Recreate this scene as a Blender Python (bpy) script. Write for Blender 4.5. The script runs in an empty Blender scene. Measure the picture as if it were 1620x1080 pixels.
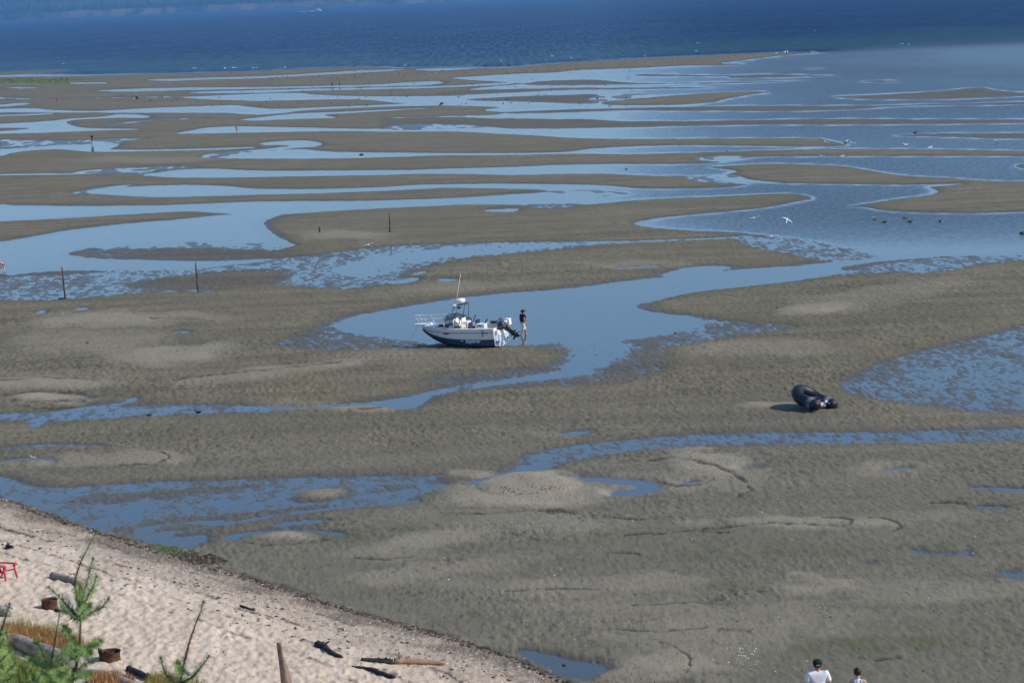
import bpy, bmesh, math, random
import numpy as np
from mathutils import Vector, Matrix, Euler

R = math.radians
SC = bpy.context.scene
COL = SC.collection

# ------------------------------------------------------------------ camera
FOC, EYE = 4000.0, 18.9                 # focal length in 1620-wide units, eye height above the flats (m)
PITCH, ROLL = math.atan(550.0 / FOC), R(2.4)
_F = Vector((0, math.cos(PITCH), -math.sin(PITCH)))
_U0 = Vector((0, math.sin(PITCH), math.cos(PITCH)))
_R0 = Vector((1, 0, 0))
CR = _R0 * math.cos(ROLL) - _U0 * math.sin(ROLL)
CU = _U0 * math.cos(ROLL) + _R0 * math.sin(ROLL)
cam_d = bpy.data.cameras.new('camera')
cam = bpy.data.objects.new('camera', cam_d)
COL.objects.link(cam)
m = Matrix.Identity(4)
for i in range(3):
    m[i][0], m[i][1], m[i][2] = CR[i], CU[i], -_F[i]
m.translation = (0, 0, EYE)
cam.matrix_world = m
cam_d.sensor_width = 36.0
cam_d.lens = FOC / 1620 * 36.0
cam_d.clip_start, cam_d.clip_end = 0.5, 60000
cam_d.dof.use_dof = True
cam_d.dof.focus_distance = 130
cam_d.dof.aperture_fstop = 13
SC.camera = cam

# ------------------------------------------------------------------ light
SUN_EL, SUN_AZ = R(40), R(100)          # azimuth clockwise from +Y (out to sea)
world = bpy.data.worlds.new('World')
SC.world = world
world.use_nodes = True
wn = world.node_tree
for n in list(wn.nodes):
    wn.nodes.remove(n)
wo = wn.nodes.new('ShaderNodeOutputWorld')
wb = wn.nodes.new('ShaderNodeBackground')
sky = wn.nodes.new('ShaderNodeTexSky')
sky.sky_type = 'NISHITA'
sky.sun_disc = False
sky.sun_elevation = SUN_EL
sky.sun_rotation = SUN_AZ
sky.altitude = 20
sky.air_density = 1.0
sky.dust_density = 0.0
sky.ozone_density = 7.0
wb.inputs['Strength'].default_value = 0.13
wn.links.new(sky.outputs[0], wb.inputs['Color'])
wn.links.new(wb.outputs[0], wo.inputs['Surface'])
sun_d = bpy.data.lights.new('sun', 'SUN')
sun_d.energy = 3.5
sun_d.angle = R(0.53)
sun_d.color = (1.0, 0.92, 0.80)
sun = bpy.data.objects.new('sun', sun_d)
COL.objects.link(sun)
SUN_DIR = Vector((math.sin(SUN_AZ) * math.cos(SUN_EL), math.cos(SUN_AZ) * math.cos(SUN_EL), math.sin(SUN_EL)))
sun.rotation_euler = (SUN_DIR).to_track_quat('Z', 'Y').to_euler()
sun.location = (0, 0, 200)
vs = SC.view_settings
vs.view_transform = 'Standard'
vs.look = 'None'
vs.exposure = 0.42
vs.gamma = 1.0
vs.use_curve_mapping = False
SC.cycles.volume_max_steps = 64
SC.cycles.max_bounces = 8

# ------------------------------------------------------------------ survey: where a sight line meets the level z
def ground(px, py, z=0.0):
    d = _F * FOC + CR * (px - 810) + CU * (540 - py)
    t = (z - EYE) / d.z
    return Vector((d.x * t, d.y * t, z))

def at_depth(px, py, D):
    d = _F * FOC + CR * (px - 810) + CU * (540 - py)
    t = D / d.y
    return Vector((d.x * t, D, EYE + d.z * t))

def sight(x, y, z):                     # numpy: world -> survey coordinates
    zz = z - EYE
    w = y * _F.y + zz * _F.z
    u = x * CR.x + y * CR.y + zz * CR.z
    v = x * CU.x + y * CU.y + zz * CU.z
    return 810 + FOC * u / w, 540 - FOC * v / w

# ------------------------------------------------------------------ noise
def _hash(ix, iy, seed):
    h = (ix.astype(np.int64) * 374761393 + iy.astype(np.int64) * 668265263 + seed * 974711) & 0x7fffffff
    h = ((h ^ (h >> 13)) * 1274126177) & 0x7fffffff
    h = (h ^ (h >> 16)) & 0xffff
    return h.astype(np.float32) / 65535.0

def vnoise(x, y, seed=0):
    ix, iy = np.floor(x), np.floor(y)
    fx, fy = (x - ix).astype(np.float32), (y - iy).astype(np.float32)
    fx = fx * fx * (3 - 2 * fx)
    fy = fy * fy * (3 - 2 * fy)
    a, b = _hash(ix, iy, seed), _hash(ix + 1, iy, seed)
    c, d = _hash(ix, iy + 1, seed), _hash(ix + 1, iy + 1, seed)
    return (a + (b - a) * fx) * (1 - fy) + (c + (d - c) * fx) * fy * 1.0

def fbm(x, y, seed=0, oct=4):
    s, a, t = 0, 1.0, 0
    for k in range(oct):
        s = s + a * vnoise(x * 2 ** k, y * 2 ** k, seed + k * 17)
        t += a
        a *= .5
    return s / t

def sstep(a, b, x):
    t = np.clip((x - a) / (b - a), 0, 1)
    return t * t * (3 - 2 * t)

# ------------------------------------------------------------------ materials
def mat(name, color=(.5, .5, .5), rough=.6, spec=.5, metal=0.0, var=0.0, vscale=8.0, bump=0.0, bscale=40.0, **kw):
    """principled material with a noise that varies its colour and relief"""
    M = bpy.data.materials.new(name)
    M.use_nodes = True
    nt = M.node_tree
    P = nt.nodes['Principled BSDF']
    P.inputs['Base Color'].default_value = (*color, 1)
    P.inputs['Roughness'].default_value = rough
    P.inputs['Metallic'].default_value = metal
    P.inputs['Specular IOR Level'].default_value = spec
    for k, v in kw.items():
        P.inputs[k.replace('_', ' ')].default_value = v
    tc = nt.nodes.new('ShaderNodeTexCoord')
    if var:
        n = nt.nodes.new('ShaderNodeTexNoise')
        n.inputs['Scale'].default_value = vscale
        n.inputs['Detail'].default_value = 5
        nt.links.new(tc.outputs['Object'], n.inputs['Vector'])
        mx = nt.nodes.new('ShaderNodeMix')
        mx.data_type = 'RGBA'
        lo = [c * (1 - var) for c in color]
        hi = [min(1, c * (1 + var)) for c in color]
        mx.inputs[6].default_value = (*lo, 1)
        mx.inputs[7].default_value = (*hi, 1)
        rp = nt.nodes.new('ShaderNodeMapRange')
        rp.inputs[1].default_value, rp.inputs[2].default_value = .3, .7
        nt.links.new(n.outputs[0], rp.inputs[0])
        nt.links.new(rp.outputs[0], mx.inputs[0])
        nt.links.new(mx.outputs[2], P.inputs['Base Color'])
    if bump:
        n2 = nt.nodes.new('ShaderNodeTexNoise')
        n2.inputs['Scale'].default_value = bscale
        n2.inputs['Detail'].default_value = 4
        nt.links.new(tc.outputs['Object'], n2.inputs['Vector'])
        bp = nt.nodes.new('ShaderNodeBump')
        bp.inputs['Strength'].default_value = bump
        bp.inputs['Distance'].default_value = .02
        nt.links.new(n2.outputs[0], bp.inputs['Height'])
        nt.links.new(bp.outputs[0], P.inputs['Normal'])
    return M

def N(nt, typ, **kw):
    n = nt.nodes.new('ShaderNode' + typ)
    for k, v in kw.items():
        setattr(n, k, v)
    return n

# ------------------------------------------------------------------ objects
def tag(o, label=None, cat=None, group=None, kind=None):
    if label: o['label'] = label
    if cat: o['category'] = cat
    if group: o['group'] = group
    if kind: o['kind'] = kind
    return o

def empty(name, loc, rot=(0, 0, 0), scale=1.0):
    o = bpy.data.objects.new(name, None)
    COL.objects.link(o)
    o.location = loc
    o.rotation_euler = rot
    o.scale = (scale,) * 3
    o.empty_display_size = .2
    return o

class MB:
    """collects shapes; build() links them as one mesh object"""
    def __init__(self):
        self.v, self.f, self.s = [], [], []

    def add(self, verts, faces, smooth=False):
        b = len(self.v)
        self.v += [tuple(p) for p in verts]
        self.f += [tuple(b + i for i in f) for f in faces]
        self.s += [smooth] * len(faces)
        return self

    def box(self, c, s, rot=None, taper=(1, 1)):
        hx, hy, hz = s[0] / 2, s[1] / 2, s[2] / 2
        P = []
        for z in (-1, 1):
            tx, ty = (taper if z > 0 else (1, 1))
            for x, y in ((-1, -1), (1, -1), (1, 1), (-1, 1)):
                P.append(Vector((x * hx * tx, y * hy * ty, z * hz)))
        if rot is not None:
            q = Euler(rot).to_matrix()
            P = [q @ p for p in P]
        P = [p + Vector(c) for p in P]
        return self.add(P, [(3, 2, 1, 0), (4, 5, 6, 7), (0, 1, 5, 4), (1, 2, 6, 5), (2, 3, 7, 6), (3, 0, 4, 7)])

    def tube(self, path, rad, n=8, cap=True, smooth=True, flat=1.0, closed=False):
        path = [Vector(p) for p in path]
        k = len(path)
        if not hasattr(rad, '__len__'):
            rad = [rad] * k
        V, Fc = [], []
        up = None
        for i in range(k):
            if closed:
                t = path[(i + 1) % k] - path[i - 1]
            else:
                t = path[min(i + 1, k - 1)] - path[max(i - 1, 0)]
            if t.length < 1e-9:
                t = Vector((0, 0, 1))
            t.normalize()
            if up is None:
                a = Vector((0, 0, 1)) if abs(t.z) < .9 else Vector((1, 0, 0))
                up = (a - t * a.dot(t)).normalized()
            else:
                up = (up - t * up.dot(t))
                if up.length < 1e-6:
                    up = Vector((1, 0, 0)) - t * t.x
                up.normalize()
            sd = t.cross(up)
            for j in range(n):
                an = 2 * math.pi * j / n
                V.append(path[i] + (sd * math.cos(an) + up * math.sin(an) * flat) * rad[i])
        L = k if closed else k - 1
        for i in range(L):
            i2 = (i + 1) % k
            for j in range(n):
                j2 = (j + 1) % n
                Fc.append((i * n + j, i * n + j2, i2 * n + j2, i2 * n + j))
        if cap and not closed:
            Fc.append(tuple(range(n))[::-1])
            Fc.append(tuple((k - 1) * n + j for j in range(n)))
        return self.add(V, Fc, smooth)

    def loft(self, rings, cap=True, smooth=True, closed_ring=True):
        n = len(rings[0])
        V = [p for r in rings for p in r]
        Fc = []
        for i in range(len(rings) - 1):
            for j in range(n if closed_ring else n - 1):
                j2 = (j + 1) % n
                Fc.append((i * n + j, i * n + j2, (i + 1) * n + j2, (i + 1) * n + j))
        if cap and closed_ring:
            Fc.append(tuple(range(n))[::-1])
            Fc.append(tuple((len(rings) - 1) * n + j for j in range(n)))
        return self.add(V, Fc, smooth)

    def ball(self, c, r, n=10, m=6, jit=0, rnd=None):
        if not hasattr(r, '__len__'):
            r = (r, r, r)
        V = [Vector((c[0], c[1], c[2] - r[2]))]
        for i in range(1, m):
            ph = math.pi * i / m - math.pi / 2
            for j in range(n):
                th = 2 * math.pi * j / n
                k = 1 + (rnd.uniform(-jit, jit) if rnd else 0)
                V.append(Vector((c[0] + r[0] * k * math.cos(ph) * math.cos(th), c[1] + r[1] * k * math.cos(ph) * math.sin(th), c[2] + r[2] * k * math.sin(ph))))
        V.append(Vector((c[0], c[1], c[2] + r[2])))
        Fc = [(0, 1 + (j + 1) % n, 1 + j) for j in range(n)]
        for i in range(m - 2):
            a = 1 + i * n
            for j in range(n):
                Fc.append((a + j, a + (j + 1) % n, a + n + (j + 1) % n, a + n + j))
        a = 1 + (m - 2) * n
        Fc += [(a + j, a + (j + 1) % n, len(V) - 1) for j in range(n)]
        return self.add(V, Fc, True)

    def prism(self, pts, d):
        """pts: 3D outline (convex or not), extruded by vector d"""
        k = len(pts)
        d = Vector(d)
        V = [Vector(p) for p in pts] + [Vector(p) + d for p in pts]
        return self.add(V, [tuple(range(k))[::-1], tuple(range(k, 2 * k))] + [(i, (i + 1) % k, k + (i + 1) % k, k + i) for i in range(k)])

    def build(self, name, material, parent=None, bevel=0, loc=None):
        me = bpy.data.meshes.new(name)
        me.from_pydata([tuple(p) for p in self.v], [], self.f)
        me.polygons.foreach_set('use_smooth', self.s)
        me.update()
        bm = bmesh.new()
        bm.from_mesh(me)
        bmesh.ops.recalc_face_normals(bm, faces=bm.faces)
        if bevel:
            ed = [e for e in bm.edges if len(e.link_faces) == 2 and e.calc_face_angle(0) > .6]
            bmesh.ops.bevel(bm, geom=ed, offset=bevel, segments=2, affect='EDGES', profile=.6)
        bm.to_mesh(me)
        bm.free()
        me.materials.append(material)
        o = bpy.data.objects.new(name, me)
        COL.objects.link(o)
        if parent: o.parent = parent
        if loc is not None: o.location = loc
        return o

def np_mesh(name, co, quads, material, smooth=True):
    me = bpy.data.meshes.new(name)
    nv, nq = len(co), len(quads)
    k = quads.shape[1]
    me.vertices.add(nv)
    me.vertices.foreach_set('co', np.ascontiguousarray(co, dtype=np.float32).ravel())
    me.loops.add(nq * k)
    me.loops.foreach_set('vertex_index', np.ascontiguousarray(quads, dtype=np.int32).ravel())
    me.polygons.add(nq)
    me.polygons.foreach_set('loop_start', np.arange(0, nq * k, k, dtype=np.int32))
    me.polygons.foreach_set('use_smooth', np.full(nq, smooth))
    me.update(calc_edges=True)
    me.materials.append(material)
    o = bpy.data.objects.new(name, me)
    COL.objects.link(o)
    return o

def set_attr(o, name, rgba):
    a = o.data.attributes.new(name, 'FLOAT_COLOR', 'POINT')
    a.data.foreach_set('color', np.ascontiguousarray(rgba, dtype=np.float32).ravel())

def copy_tree(o, parent=None):
    c = o.copy()
    COL.objects.link(c)
    if parent: c.parent = parent
    for ch in list(o.children):
        copy_tree(ch, c)
    return c
# ================================================================== THE SURVEY OF THE FLATS
# outlines of pools and bars in survey coordinates; value < 0 lies under water, about 0 is rippled sand awash, 1 is bare sand
W, S = -1.0, 0.0
AREAS = []
def A(v, *p, curve=True): AREAS.append((v, p, curve))
# open sea and the far bars
A(W, (-600,30),(-600,138),(0,122.5),(60,121.5),(100,121),(160,119.5),(200,118.5),(300,116),(400,113.5),(500,108),(590,106),(660,111),(690,112.5),(760,108.5),(810,106.8),(890,99.8),(980,94.8),(1100,88.8),(1215,83.8),(1300,82.6),(1420,77),(1620,69),(2220,44),(2220,30))
A(1, (-600,134),(0,114.5),(60,112),(115,111),(100,113.5),(50,117),(0,119.5),(-600,141))
A(.5, (520,113),(560,110.5),(620,108.2),(700,105.4),(760,104),(755,105.8),(690,108.5),(620,112),(560,115.5))
A(W, (230,126.5),(280,124.5),(350,122.5),(405,121),(440,119.5),(500,116),(560,112.5),(640,110),(620,112.5),(560,116),(500,119.5),(440,122.5),(405,124.5),(330,126),(260,128.5))
A(-.3, (105,131),(170,130.2),(172,132.8),(110,133.4))
A(-.3, (0,139.5),(26,138),(66,138.5),(66,140),(26,140.5))
A(-.8, (150,144),(200,141),(300,138.5),(405,138),(500,136),(600,133.5),(640,130.5),(690,128.3),(702,131),(680,134.5),(610,136.5),(500,138.7),(405,141),(300,143),(200,145.5))
A(W, (297,146.5),(340,144.5),(405,143),(500,140.5),(600,138.5),(700,136.2),(810,130.5),(812,133),(700,139),(600,141.4),(500,143.7),(405,147),(330,147.8))
A(W, (285,154),(330,152),(405,148.5),(480,147.3),(494,149.5),(540,151.8),(620,152.6),(700,152),(760,151),(810,150),(810,168),(740,168),(700,167),(640,163.5),(612,161.5),(590,158.8),(560,157.3),(500,158),(405,160),(360,158.5),(320,157))
A(-.2, (-20,152.5),(60,156),(160,154.3),(290,152.5),(290,154.2),(160,156),(60,157.8),(-20,157))
# the lagoon on the right
A(W, (715,123.5),(760,120.5),(810,117.3),(880,114.7),(912,111.3),(1010,107.7),(1110,102.5),(1160,97.8),(1230,88.8),(1320,82.3),(1420,76),(1620,67),(2220,42),(2220,205),(1620,192),(1450,193),(1215,193),(1100,193),(980,193),(950,190),(900,188.5),(810,187.8),(780,187.5),(700,186),(610,187.5),(700,183.5),(780,182),(800,178),(770,176),(768,173.5),(790,170),(760,164),(740,158),(735,150),(745,141.5),(780,137),(830,133),(800,130),(740,126.5))
A(1, (1080,103.8),(1130,101),(1190,101.5),(1150,103.8))
A(.5, (1000,119),(1020,117.3),(1060,118),(1150,119),(1215,117.7),(1260,118.3),(1345,120.4),(1290,121.8),(1215,123.4),(1155,124),(1150,121.8),(1060,121.3),(1010,120.6))
A(.5, (825,133),(850,129),(900,126.3),(940,126.3),(975,128.8),(1000,131),(1060,131.2),(1215,128.8),(1310,127.2),(1215,131.2),(1100,132.8),(1000,134.2),(900,135.7),(840,135.2))
A(.55, (690,146),(760,142),(810,141),(900,139),(1000,138.4),(1100,137.6),(1170,136.4),(1100,140),(1000,141.8),(900,142.8),(850,145),(810,147),(740,150.5),(690,150.5))
A(.5, (733,157),(780,154.2),(850,151.3),(900,149.8),(940,148.6),(950,153),(935,157),(952,162),(930,164.7),(880,163.3),(810,161),(760,160))
A(S, (930,158),(950,152),(1000,148),(1040,148),(1010,156),(970,162),(950,163))
A(1, (950,163.5),(1000,157.3),(1060,151.8),(1130,147),(1190,145),(1220,146),(1190,150),(1150,156.5),(1130,161.8),(1080,165.7),(1000,166.8),(960,166.2))
A(.5, (790,177.5),(900,173),(1000,170.6),(1100,168.6),(1215,167.2),(1320,167.2),(1420,166),(1500,164),(1620,161),(2220,147),(2220,153),(1620,166.2),(1500,167.2),(1420,169),(1330,174.7),(1215,176.2),(1100,176),(1000,175.4),(900,178.4),(810,180))
A(.45, (1312,153),(1370,150.5),(1420,148),(1500,143),(1540,138.5),(1556,138),(1570,142),(1620,146.5),(2220,140),(2220,148),(1620,152.8),(1560,155.7),(1450,158),(1370,157.7),(1330,155.6))
A(.8, (1357,129.3),(1380,127.2),(1420,127.8),(1430,129),(1390,130.5))
A(.5, (1262,108.4),(1290,107),(1310,108),(1285,109.4))
A(.55, (600,189.5),(700,188),(810,188.2),(900,188.8),(980,191.3),(1100,191.3),(1215,189.3),(1330,187.8),(1450,188.6),(1620,188.6),(2220,180),(2220,188),(1620,195.2),(1450,197),(1300,198),(1215,197.8),(1100,199.7),(1000,201.7),(900,203.7),(810,204.2),(700,202),(600,204))
A(-.35, (600,186.5),(700,184),(780,182.3),(820,180.5),(900,179),(980,178),(975,190.5),(950,189),(900,188),(810,187.5),(780,187.3),(700,186))
# middle left
A(W, (-600,182),(0,166),(30,163.3),(50,164),(30,167),(0,169.3),(-600,186))
A(W, (-600,186),(0,172.5),(50,171.3),(80,174),(150,175.8),(210,172.5),(280,169.5),(340,167.3),(375,166.6),(400,170),(440,172.5),(520,169.3),(600,166.2),(700,162.5),(760,160),(760,165),(700,167),(620,168.8),(540,171.8),(470,176),(450,179),(410,181.5),(380,180.5),(360,178.8),(300,178.8),(200,178.6),(100,178.3),(0,178.3),(-600,194))
A(-.7, (-600,202),(0,182.2),(85,179.3),(85,181),(0,184.6),(-600,206))
A(W, (-600,216),(0,196),(50,193.5),(90,190.5),(110,188),(160,185),(185,181.3),(215,181.3),(238,184.5),(228,187),(190,186.5),(150,188),(115,190.5),(105,193),(110,197),(125,201.5),(150,203.3),(225,204.5),(140,207.5),(60,210.5),(0,212),(-600,236),(-600,226),(0,207.5),(50,203.5),(30,202.3),(0,202.3),(-600,218))
A(.1, (150,198),(200,192),(250,188),(335,186),(340,187.5),(260,191),(200,197),(180,200))
A(W, (380,189.8),(405,186.5),(440,182.5),(480,179.3),(520,178),(600,174.2),(690,170.4),(600,176.6),(550,179.5),(512,182),(532,186.5),(490,188),(440,189.7),(405,191.3))
A(W, (275,211.8),(300,207),(330,202),(380,200),(450,201.3),(520,202.8),(600,203.8),(640,198.5),(700,197.8),(770,201),(810,204),(900,203.7),(1000,201.7),(1100,199.7),(1215,197.8),(1300,198),(1450,197),(1620,195.2),(2220,187),(2220,226),(1620,220.5),(1540,218.7),(1470,217),(1405,216),(1360,216),(1330,216),(1310,219),(1215,219),(1100,219.5),(960,220),(900,218),(830,213.5),(790,212),(720,208.3),(650,208.7),(520,208),(400,210))
A(.05, (600,204.5),(640,196.5),(720,197),(770,201),(700,205),(640,206.5))
A(.5, (1400,214.5),(1450,211.8),(1520,210.7),(1620,210.2),(2220,200),(2220,212),(1620,220.5),(1540,218.7),(1470,216.7))
A(W, (1300,219.2),(1330,216),(1400,214.8),(1470,216.7),(1540,218.7),(1620,220.5),(2220,224),(2220,250),(1620,238.7),(1500,236.7),(1400,235.7),(1300,236.2),(1215,237.7),(1160,239.7),(1100,241.7),(1000,244.2),(950,243.7),(900,243.5),(810,245.3),(700,246),(640,248),(560,250.5),(480,251.2),(405,251.2),(370,250.8),(330,249.3),(360,245),(385,243.5),(405,241.8),(430,239),(480,236.5),(520,240),(600,241.4),(700,242.2),(810,242.3),(900,240),(940,235),(1000,231.8),(1060,230.4),(1100,230.1),(1160,230.6),(1215,231.5),(1290,231.8),(1341,230))
A(S, (310,250),(330,243),(380,238),(430,239),(385,244),(350,250))
A(-.9, (410,227.5),(430,224.5),(470,222),(495,223.5),(510,228),(500,232),(470,234),(440,237),(400,240),(395,238),(430,234.5),(460,231),(440,229.5),(420,229.5))
A(W, (-600,262),(0,236),(60,231.5),(120,229),(187,227.3),(186,231),(172,236.3),(220,237),(300,235.7),(405,232.8),(405,234.5),(300,238.2),(220,239.7),(140,240.2),(100,236.7),(60,237.2),(20,242),(0,247),(-600,274))
A(S, (0,220.5),(100,222),(180,219),(240,218),(200,224),(190,228),(100,230),(0,236))
A(-.8, (-600,296),(0,275.2),(110,274),(190,270.7),(262,266),(264,268.3),(190,273.2),(110,276.6),(0,277.8),(-600,300))
A(S, (110,273),(200,264.5),(320,263),(250,271),(234,279),(210,276))
A(W, (236,277.5),(250,273),(285,268.5),(330,267),(370,268.5),(420,270.3),(520,270),(640,269),(720,266.5),(770,265.3),(810,264.3),(885,261),(960,259.5),(1060,259.7),(1130,258),(1160,253),(1185,250),(1215,248),(1300,247.3),(1450,247),(1620,247.3),(2220,262),(2220,302),(1620,287.5),(1560,286),(1500,281.5),(1430,278),(1380,270.5),(1345,264.5),(1310,261.3),(1260,259.7),(1215,259.2),(1150,262.3),(1122,264.7),(1150,268.2),(1166,271.7),(1140,276.7),(1060,278.5),(1000,277.2),(960,275.2),(880,275.7),(810,277.2),(740,275.7),(660,275.2),(600,277.2),(500,278.7),(405,280.2),(320,281.5),(260,280.5))
A(S, (1080,280),(1110,277),(1160,276),(1190,284),(1230,289),(1215,293),(1150,291),(1100,287))
A(-.6, (1160,281),(1190,286.5),(1240,290),(1215,294),(1170,290),(1150,285))
A(S, (1090,254),(1110,247.5),(1180,246.5),(1190,250),(1150,256))
A(.8, (1606,263),(1620,259),(1650,262),(1650,268),(1618,267))
A(S, (105,306),(150,296.5),(220,291.5),(160,301.5),(150,309))
A(W, (137,304.5),(155,300),(190,296.5),(250,293.5),(310,292.8),(360,294.8),(405,298.5),(500,299),(600,296.3),(660,292.5),(760,290.8),(810,290.8),(920,292.2),(970,294.5),(1010,298),(1080,298.7),(1150,296.5),(1190,292),(1240,290.3),(1340,291.5),(1440,292.5),(1530,290.3),(1500,294),(1470,296),(1484,303),(1475,308),(1420,315),(1370,322),(1310,330),(1280,330),(1285,314),(1275,309),(1250,306.5),(1215,306.5),(1150,310.5),(1040,314.5),(980,316),(890,304.5),(850,300),(810,298.8),(740,297.8),(700,297.3),(650,300),(600,302.3),(500,306),(405,308.5),(300,311.2),(250,312),(200,310.2),(150,306.8))
A(.1, (-20,324),(60,323.5),(100,330),(60,338),(-20,337))
A(W, (-600,352),(0,325.8),(120,326),(250,325),(330,322),(405,319),(500,318.3),(600,317.3),(700,313.8),(760,310.8),(810,307.7),(880,304),(1000,306),(1040,314),(990,318.3),(930,324),(900,327),(860,325.8),(810,324),(740,323.7),(650,327.7),(560,332),(450,339),(400,340),(345,337),(300,334.5),(250,336.5),(120,344.5),(0,350),(-600,378))
A(.0, (860,303),(930,300),(1000,306),(960,312),(900,308))
A(.1, (820,324),(880,322),(930,322),(900,330),(850,330))
# pools round the posts and the middle stream
A(.03, (-600,474),(0,438),(150,431),(270,423),(330,417),(450,408),(520,400),(600,390),(700,385),(850,382),(1000,380),(1180,374),(1200,376),(1050,382.5),(950,388),(870,396),(800,403),(740,409),(690,419),(640,433),(620,448),(560,458),(500,456),(420,452),(330,463),(250,463),(170,469),(100,475),(0,477),(-600,520))
A(-.42, (560,412),(640,400),(720,391),(820,385),(900,383),(1000,380.3),(1100,377),(1190,372.5),(1195,375),(1100,379.7),(1000,384),(900,388.5),(840,394.5),(780,400.5),(700,409),(650,418),(620,430),(580,438),(545,436),(530,426))
A(W, (-600,408),(0,382),(60,373),(110,364),(200,354),(280,347.5),(345,341),(400,337),(450,338),(430,345),(417,352),(423,362),(440,374),(457,384),(440,388),(380,386),(310,384),(250,385),(180,388),(130,395),(108,402),(150,409),(230,411),(300,413),(370,412),(430,409),(360,419),(290,425),(200,428),(110,428),(60,430.5),(15,435.5),(0,432),(-600,460))
A(-.25, (150,392),(220,384),(310,381),(400,384),(470,386),(440,396),(380,395),(280,393),(200,396))
A(.5, (125,403),(140,396),(200,393),(300,392),(400,394),(470,397),(480,402),(420,407),(320,409.5),(220,408.5),(150,407))
A(.55, (200,453),(260,439),(330,431),(400,426),(460,428),(450,444),(400,454),(300,459))
A(W, (1003,353),(1030,347),(1080,341),(1150,335),(1215,328),(1285,316),(1310,325),(1363,327.5),(1400,333.5),(1480,337),(1560,337),(1620,335),(2220,320),(2220,392),(1620,404),(1500,405),(1440,410),(1400,411),(1380,404),(1350,394),(1290,381),(1230,374),(1170,368),(1100,365),(1050,362),(1015,358))
A(.05, (1160,376),(1240,376),(1310,385),(1380,402),(1395,409),(1330,415),(1270,408),(1210,396),(1170,385))
A(.02, (1330,431),(1400,416),(1470,409),(1560,405),(1640,403),(1640,411),(1550,420),(1480,432),(1400,432),(1340,435))
# the pool round the powerboat
A(.3, (430,545),(490,520),(528,509),(560,525),(620,536),(690,541),(680,550),(600,553),(520,557))
A(.2, (1080,500),(1150,506),(1240,511),(1265,518),(1200,529),(1120,541),(1050,550),(1010,547),(1080,525))
A(W, (528,514),(545,505),(580,496),(650,484),(720,473),(800,464),(900,456),(980,446),(1060,437),(1150,428),(1250,421),(1330,414),(1400,408),(1440,409),(1380,415),(1328,424),(1338,431),(1310,437),(1250,445),(1180,453),(1100,462),(1045,474),(1008,483),(1018,491),(1060,497),(1095,501),(1112,510),(1100,519),(1060,528),(1000,537),(940,541.5),(880,549),(820,548),(760,543),(680,541),(620,535),(570,528),(535,520))
A(.42, (810,546),(1020,540),(1065,560),(1050,590),(990,608),(920,613),(850,614),(780,618),(720,610),(640,598),(690,590),(780,583),(860,574),(890,560))
A(-.45, (890,541),(960,540),(1000,542),(988,560),(972,575),(930,588),(890,592),(895,574),(905,560))
A(W, (880,588),(930,586),(935,591),(870,600),(800,607),(735,616),(688,625),(676,632),(656,644.5),(628,647),(598,641.5),(560,641),(520,644.5),(520,640),(570,636.5),(620,632),(650,626),(690,617),(750,607),(820,597.5))
# far right flats
A(.16, (2220,480),(1620,512),(1560,528),(1500,543),(1440,558),(1390,573),(1350,590),(1328,606),(1335,622),(1380,633),(1440,641),(1500,649),(1560,654),(1620,657),(2220,680))
A(.02, (2220,505),(1620,530),(1570,560),(1500,580),(1420,600),(1400,618),(1480,635),(1560,642),(1620,645),(2220,650))
A(-.04, (820,722),(900,704),(1000,694),(1080,687),(1200,683),(1400,681.5),(1500,678.5),(1620,675.5),(2220,660),(2220,695),(1620,697.5),(1500,701),(1400,702),(1300,703),(1200,705),(1100,707),(1000,715),(940,723),(880,737),(850,747),(820,740))
A(-.8, (883,687),(910,681.5),(942,679.5),(932,685.5),(890,690))
# left middle streams
A(-.08, (-600,690),(0,654),(100,649),(200,642.5),(330,639),(420,641),(515,641.5),(560,640),(560,645),(515,646),(420,653),(300,656),(200,661),(120,666),(50,668),(0,666),(-600,705))
A(-.7, (208,628),(219,627),(217,634),(190,641),(150,645),(100,648),(150,641),(190,636))
A(-.5, (135,630),(150,627),(150,631),(140,634))
A(-.05, (-600,735),(0,707),(60,701.5),(110,701),(170,704.5),(170,707),(60,708),(0,713),(-600,745))
A(-.8, (0,727),(40,724),(75,725.5),(90,729.5),(80,737),(55,743),(70,736),(74,730),(50,727.5),(0,730))
A(-.7, (46,668),(72,667.5),(60,675.5),(46,675))
for q in (((273,525),(302,523),(302,527),(280,528)), ((55,494),(76,489),(72,495),(57,497.5)), ((115,487.5),(142,486.5),(139,490),(118,490.5)), ((616,447.5),(640,440.5),(664,439.5),(655,446.5),(630,449.5)), ((648,434),(677,427.5),(674,431.5),(655,435)), ((968,424.7),(1045,419.7),(1042,422.4),(975,426.6)), ((1045,435),(1075,426),(1100,421.5),(1150,420.5),(1160,424),(1120,431),(1070,438.5)), ((762,333.5),(790,330.5),(822,330.5),(812,335.5),(780,335.5)), ((690,442),(705,440),(730,443),(700,446)),
          ((1072,763),(1090,759.5),(1108,764),(1080,767)), ((1162,742.5),(1200,737.5),(1210,741),(1175,744.5)), ((1386,742.5),(1440,737.5),(1448,742),(1395,745)), ((1525,769),(1640,774),(1640,779),(1540,774)), ((1528,803.5),(1590,800),(1600,803),(1540,806)), ((1433,870),(1450,866),(1462,873),(1500,875),(1525,873.5),(1540,867),(1532,877),(1480,878.5),(1450,876)), ((1363,890.5),(1390,887),(1387,893.5),(1366,894)), ((1570,903),(1600,904),(1660,906),(1660,917),(1605,915)), ((1600,824),(1640,823),(1640,827)), ((500,640.5),(520,640),(520,643.5))):
    A(-.8, *q)
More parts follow.
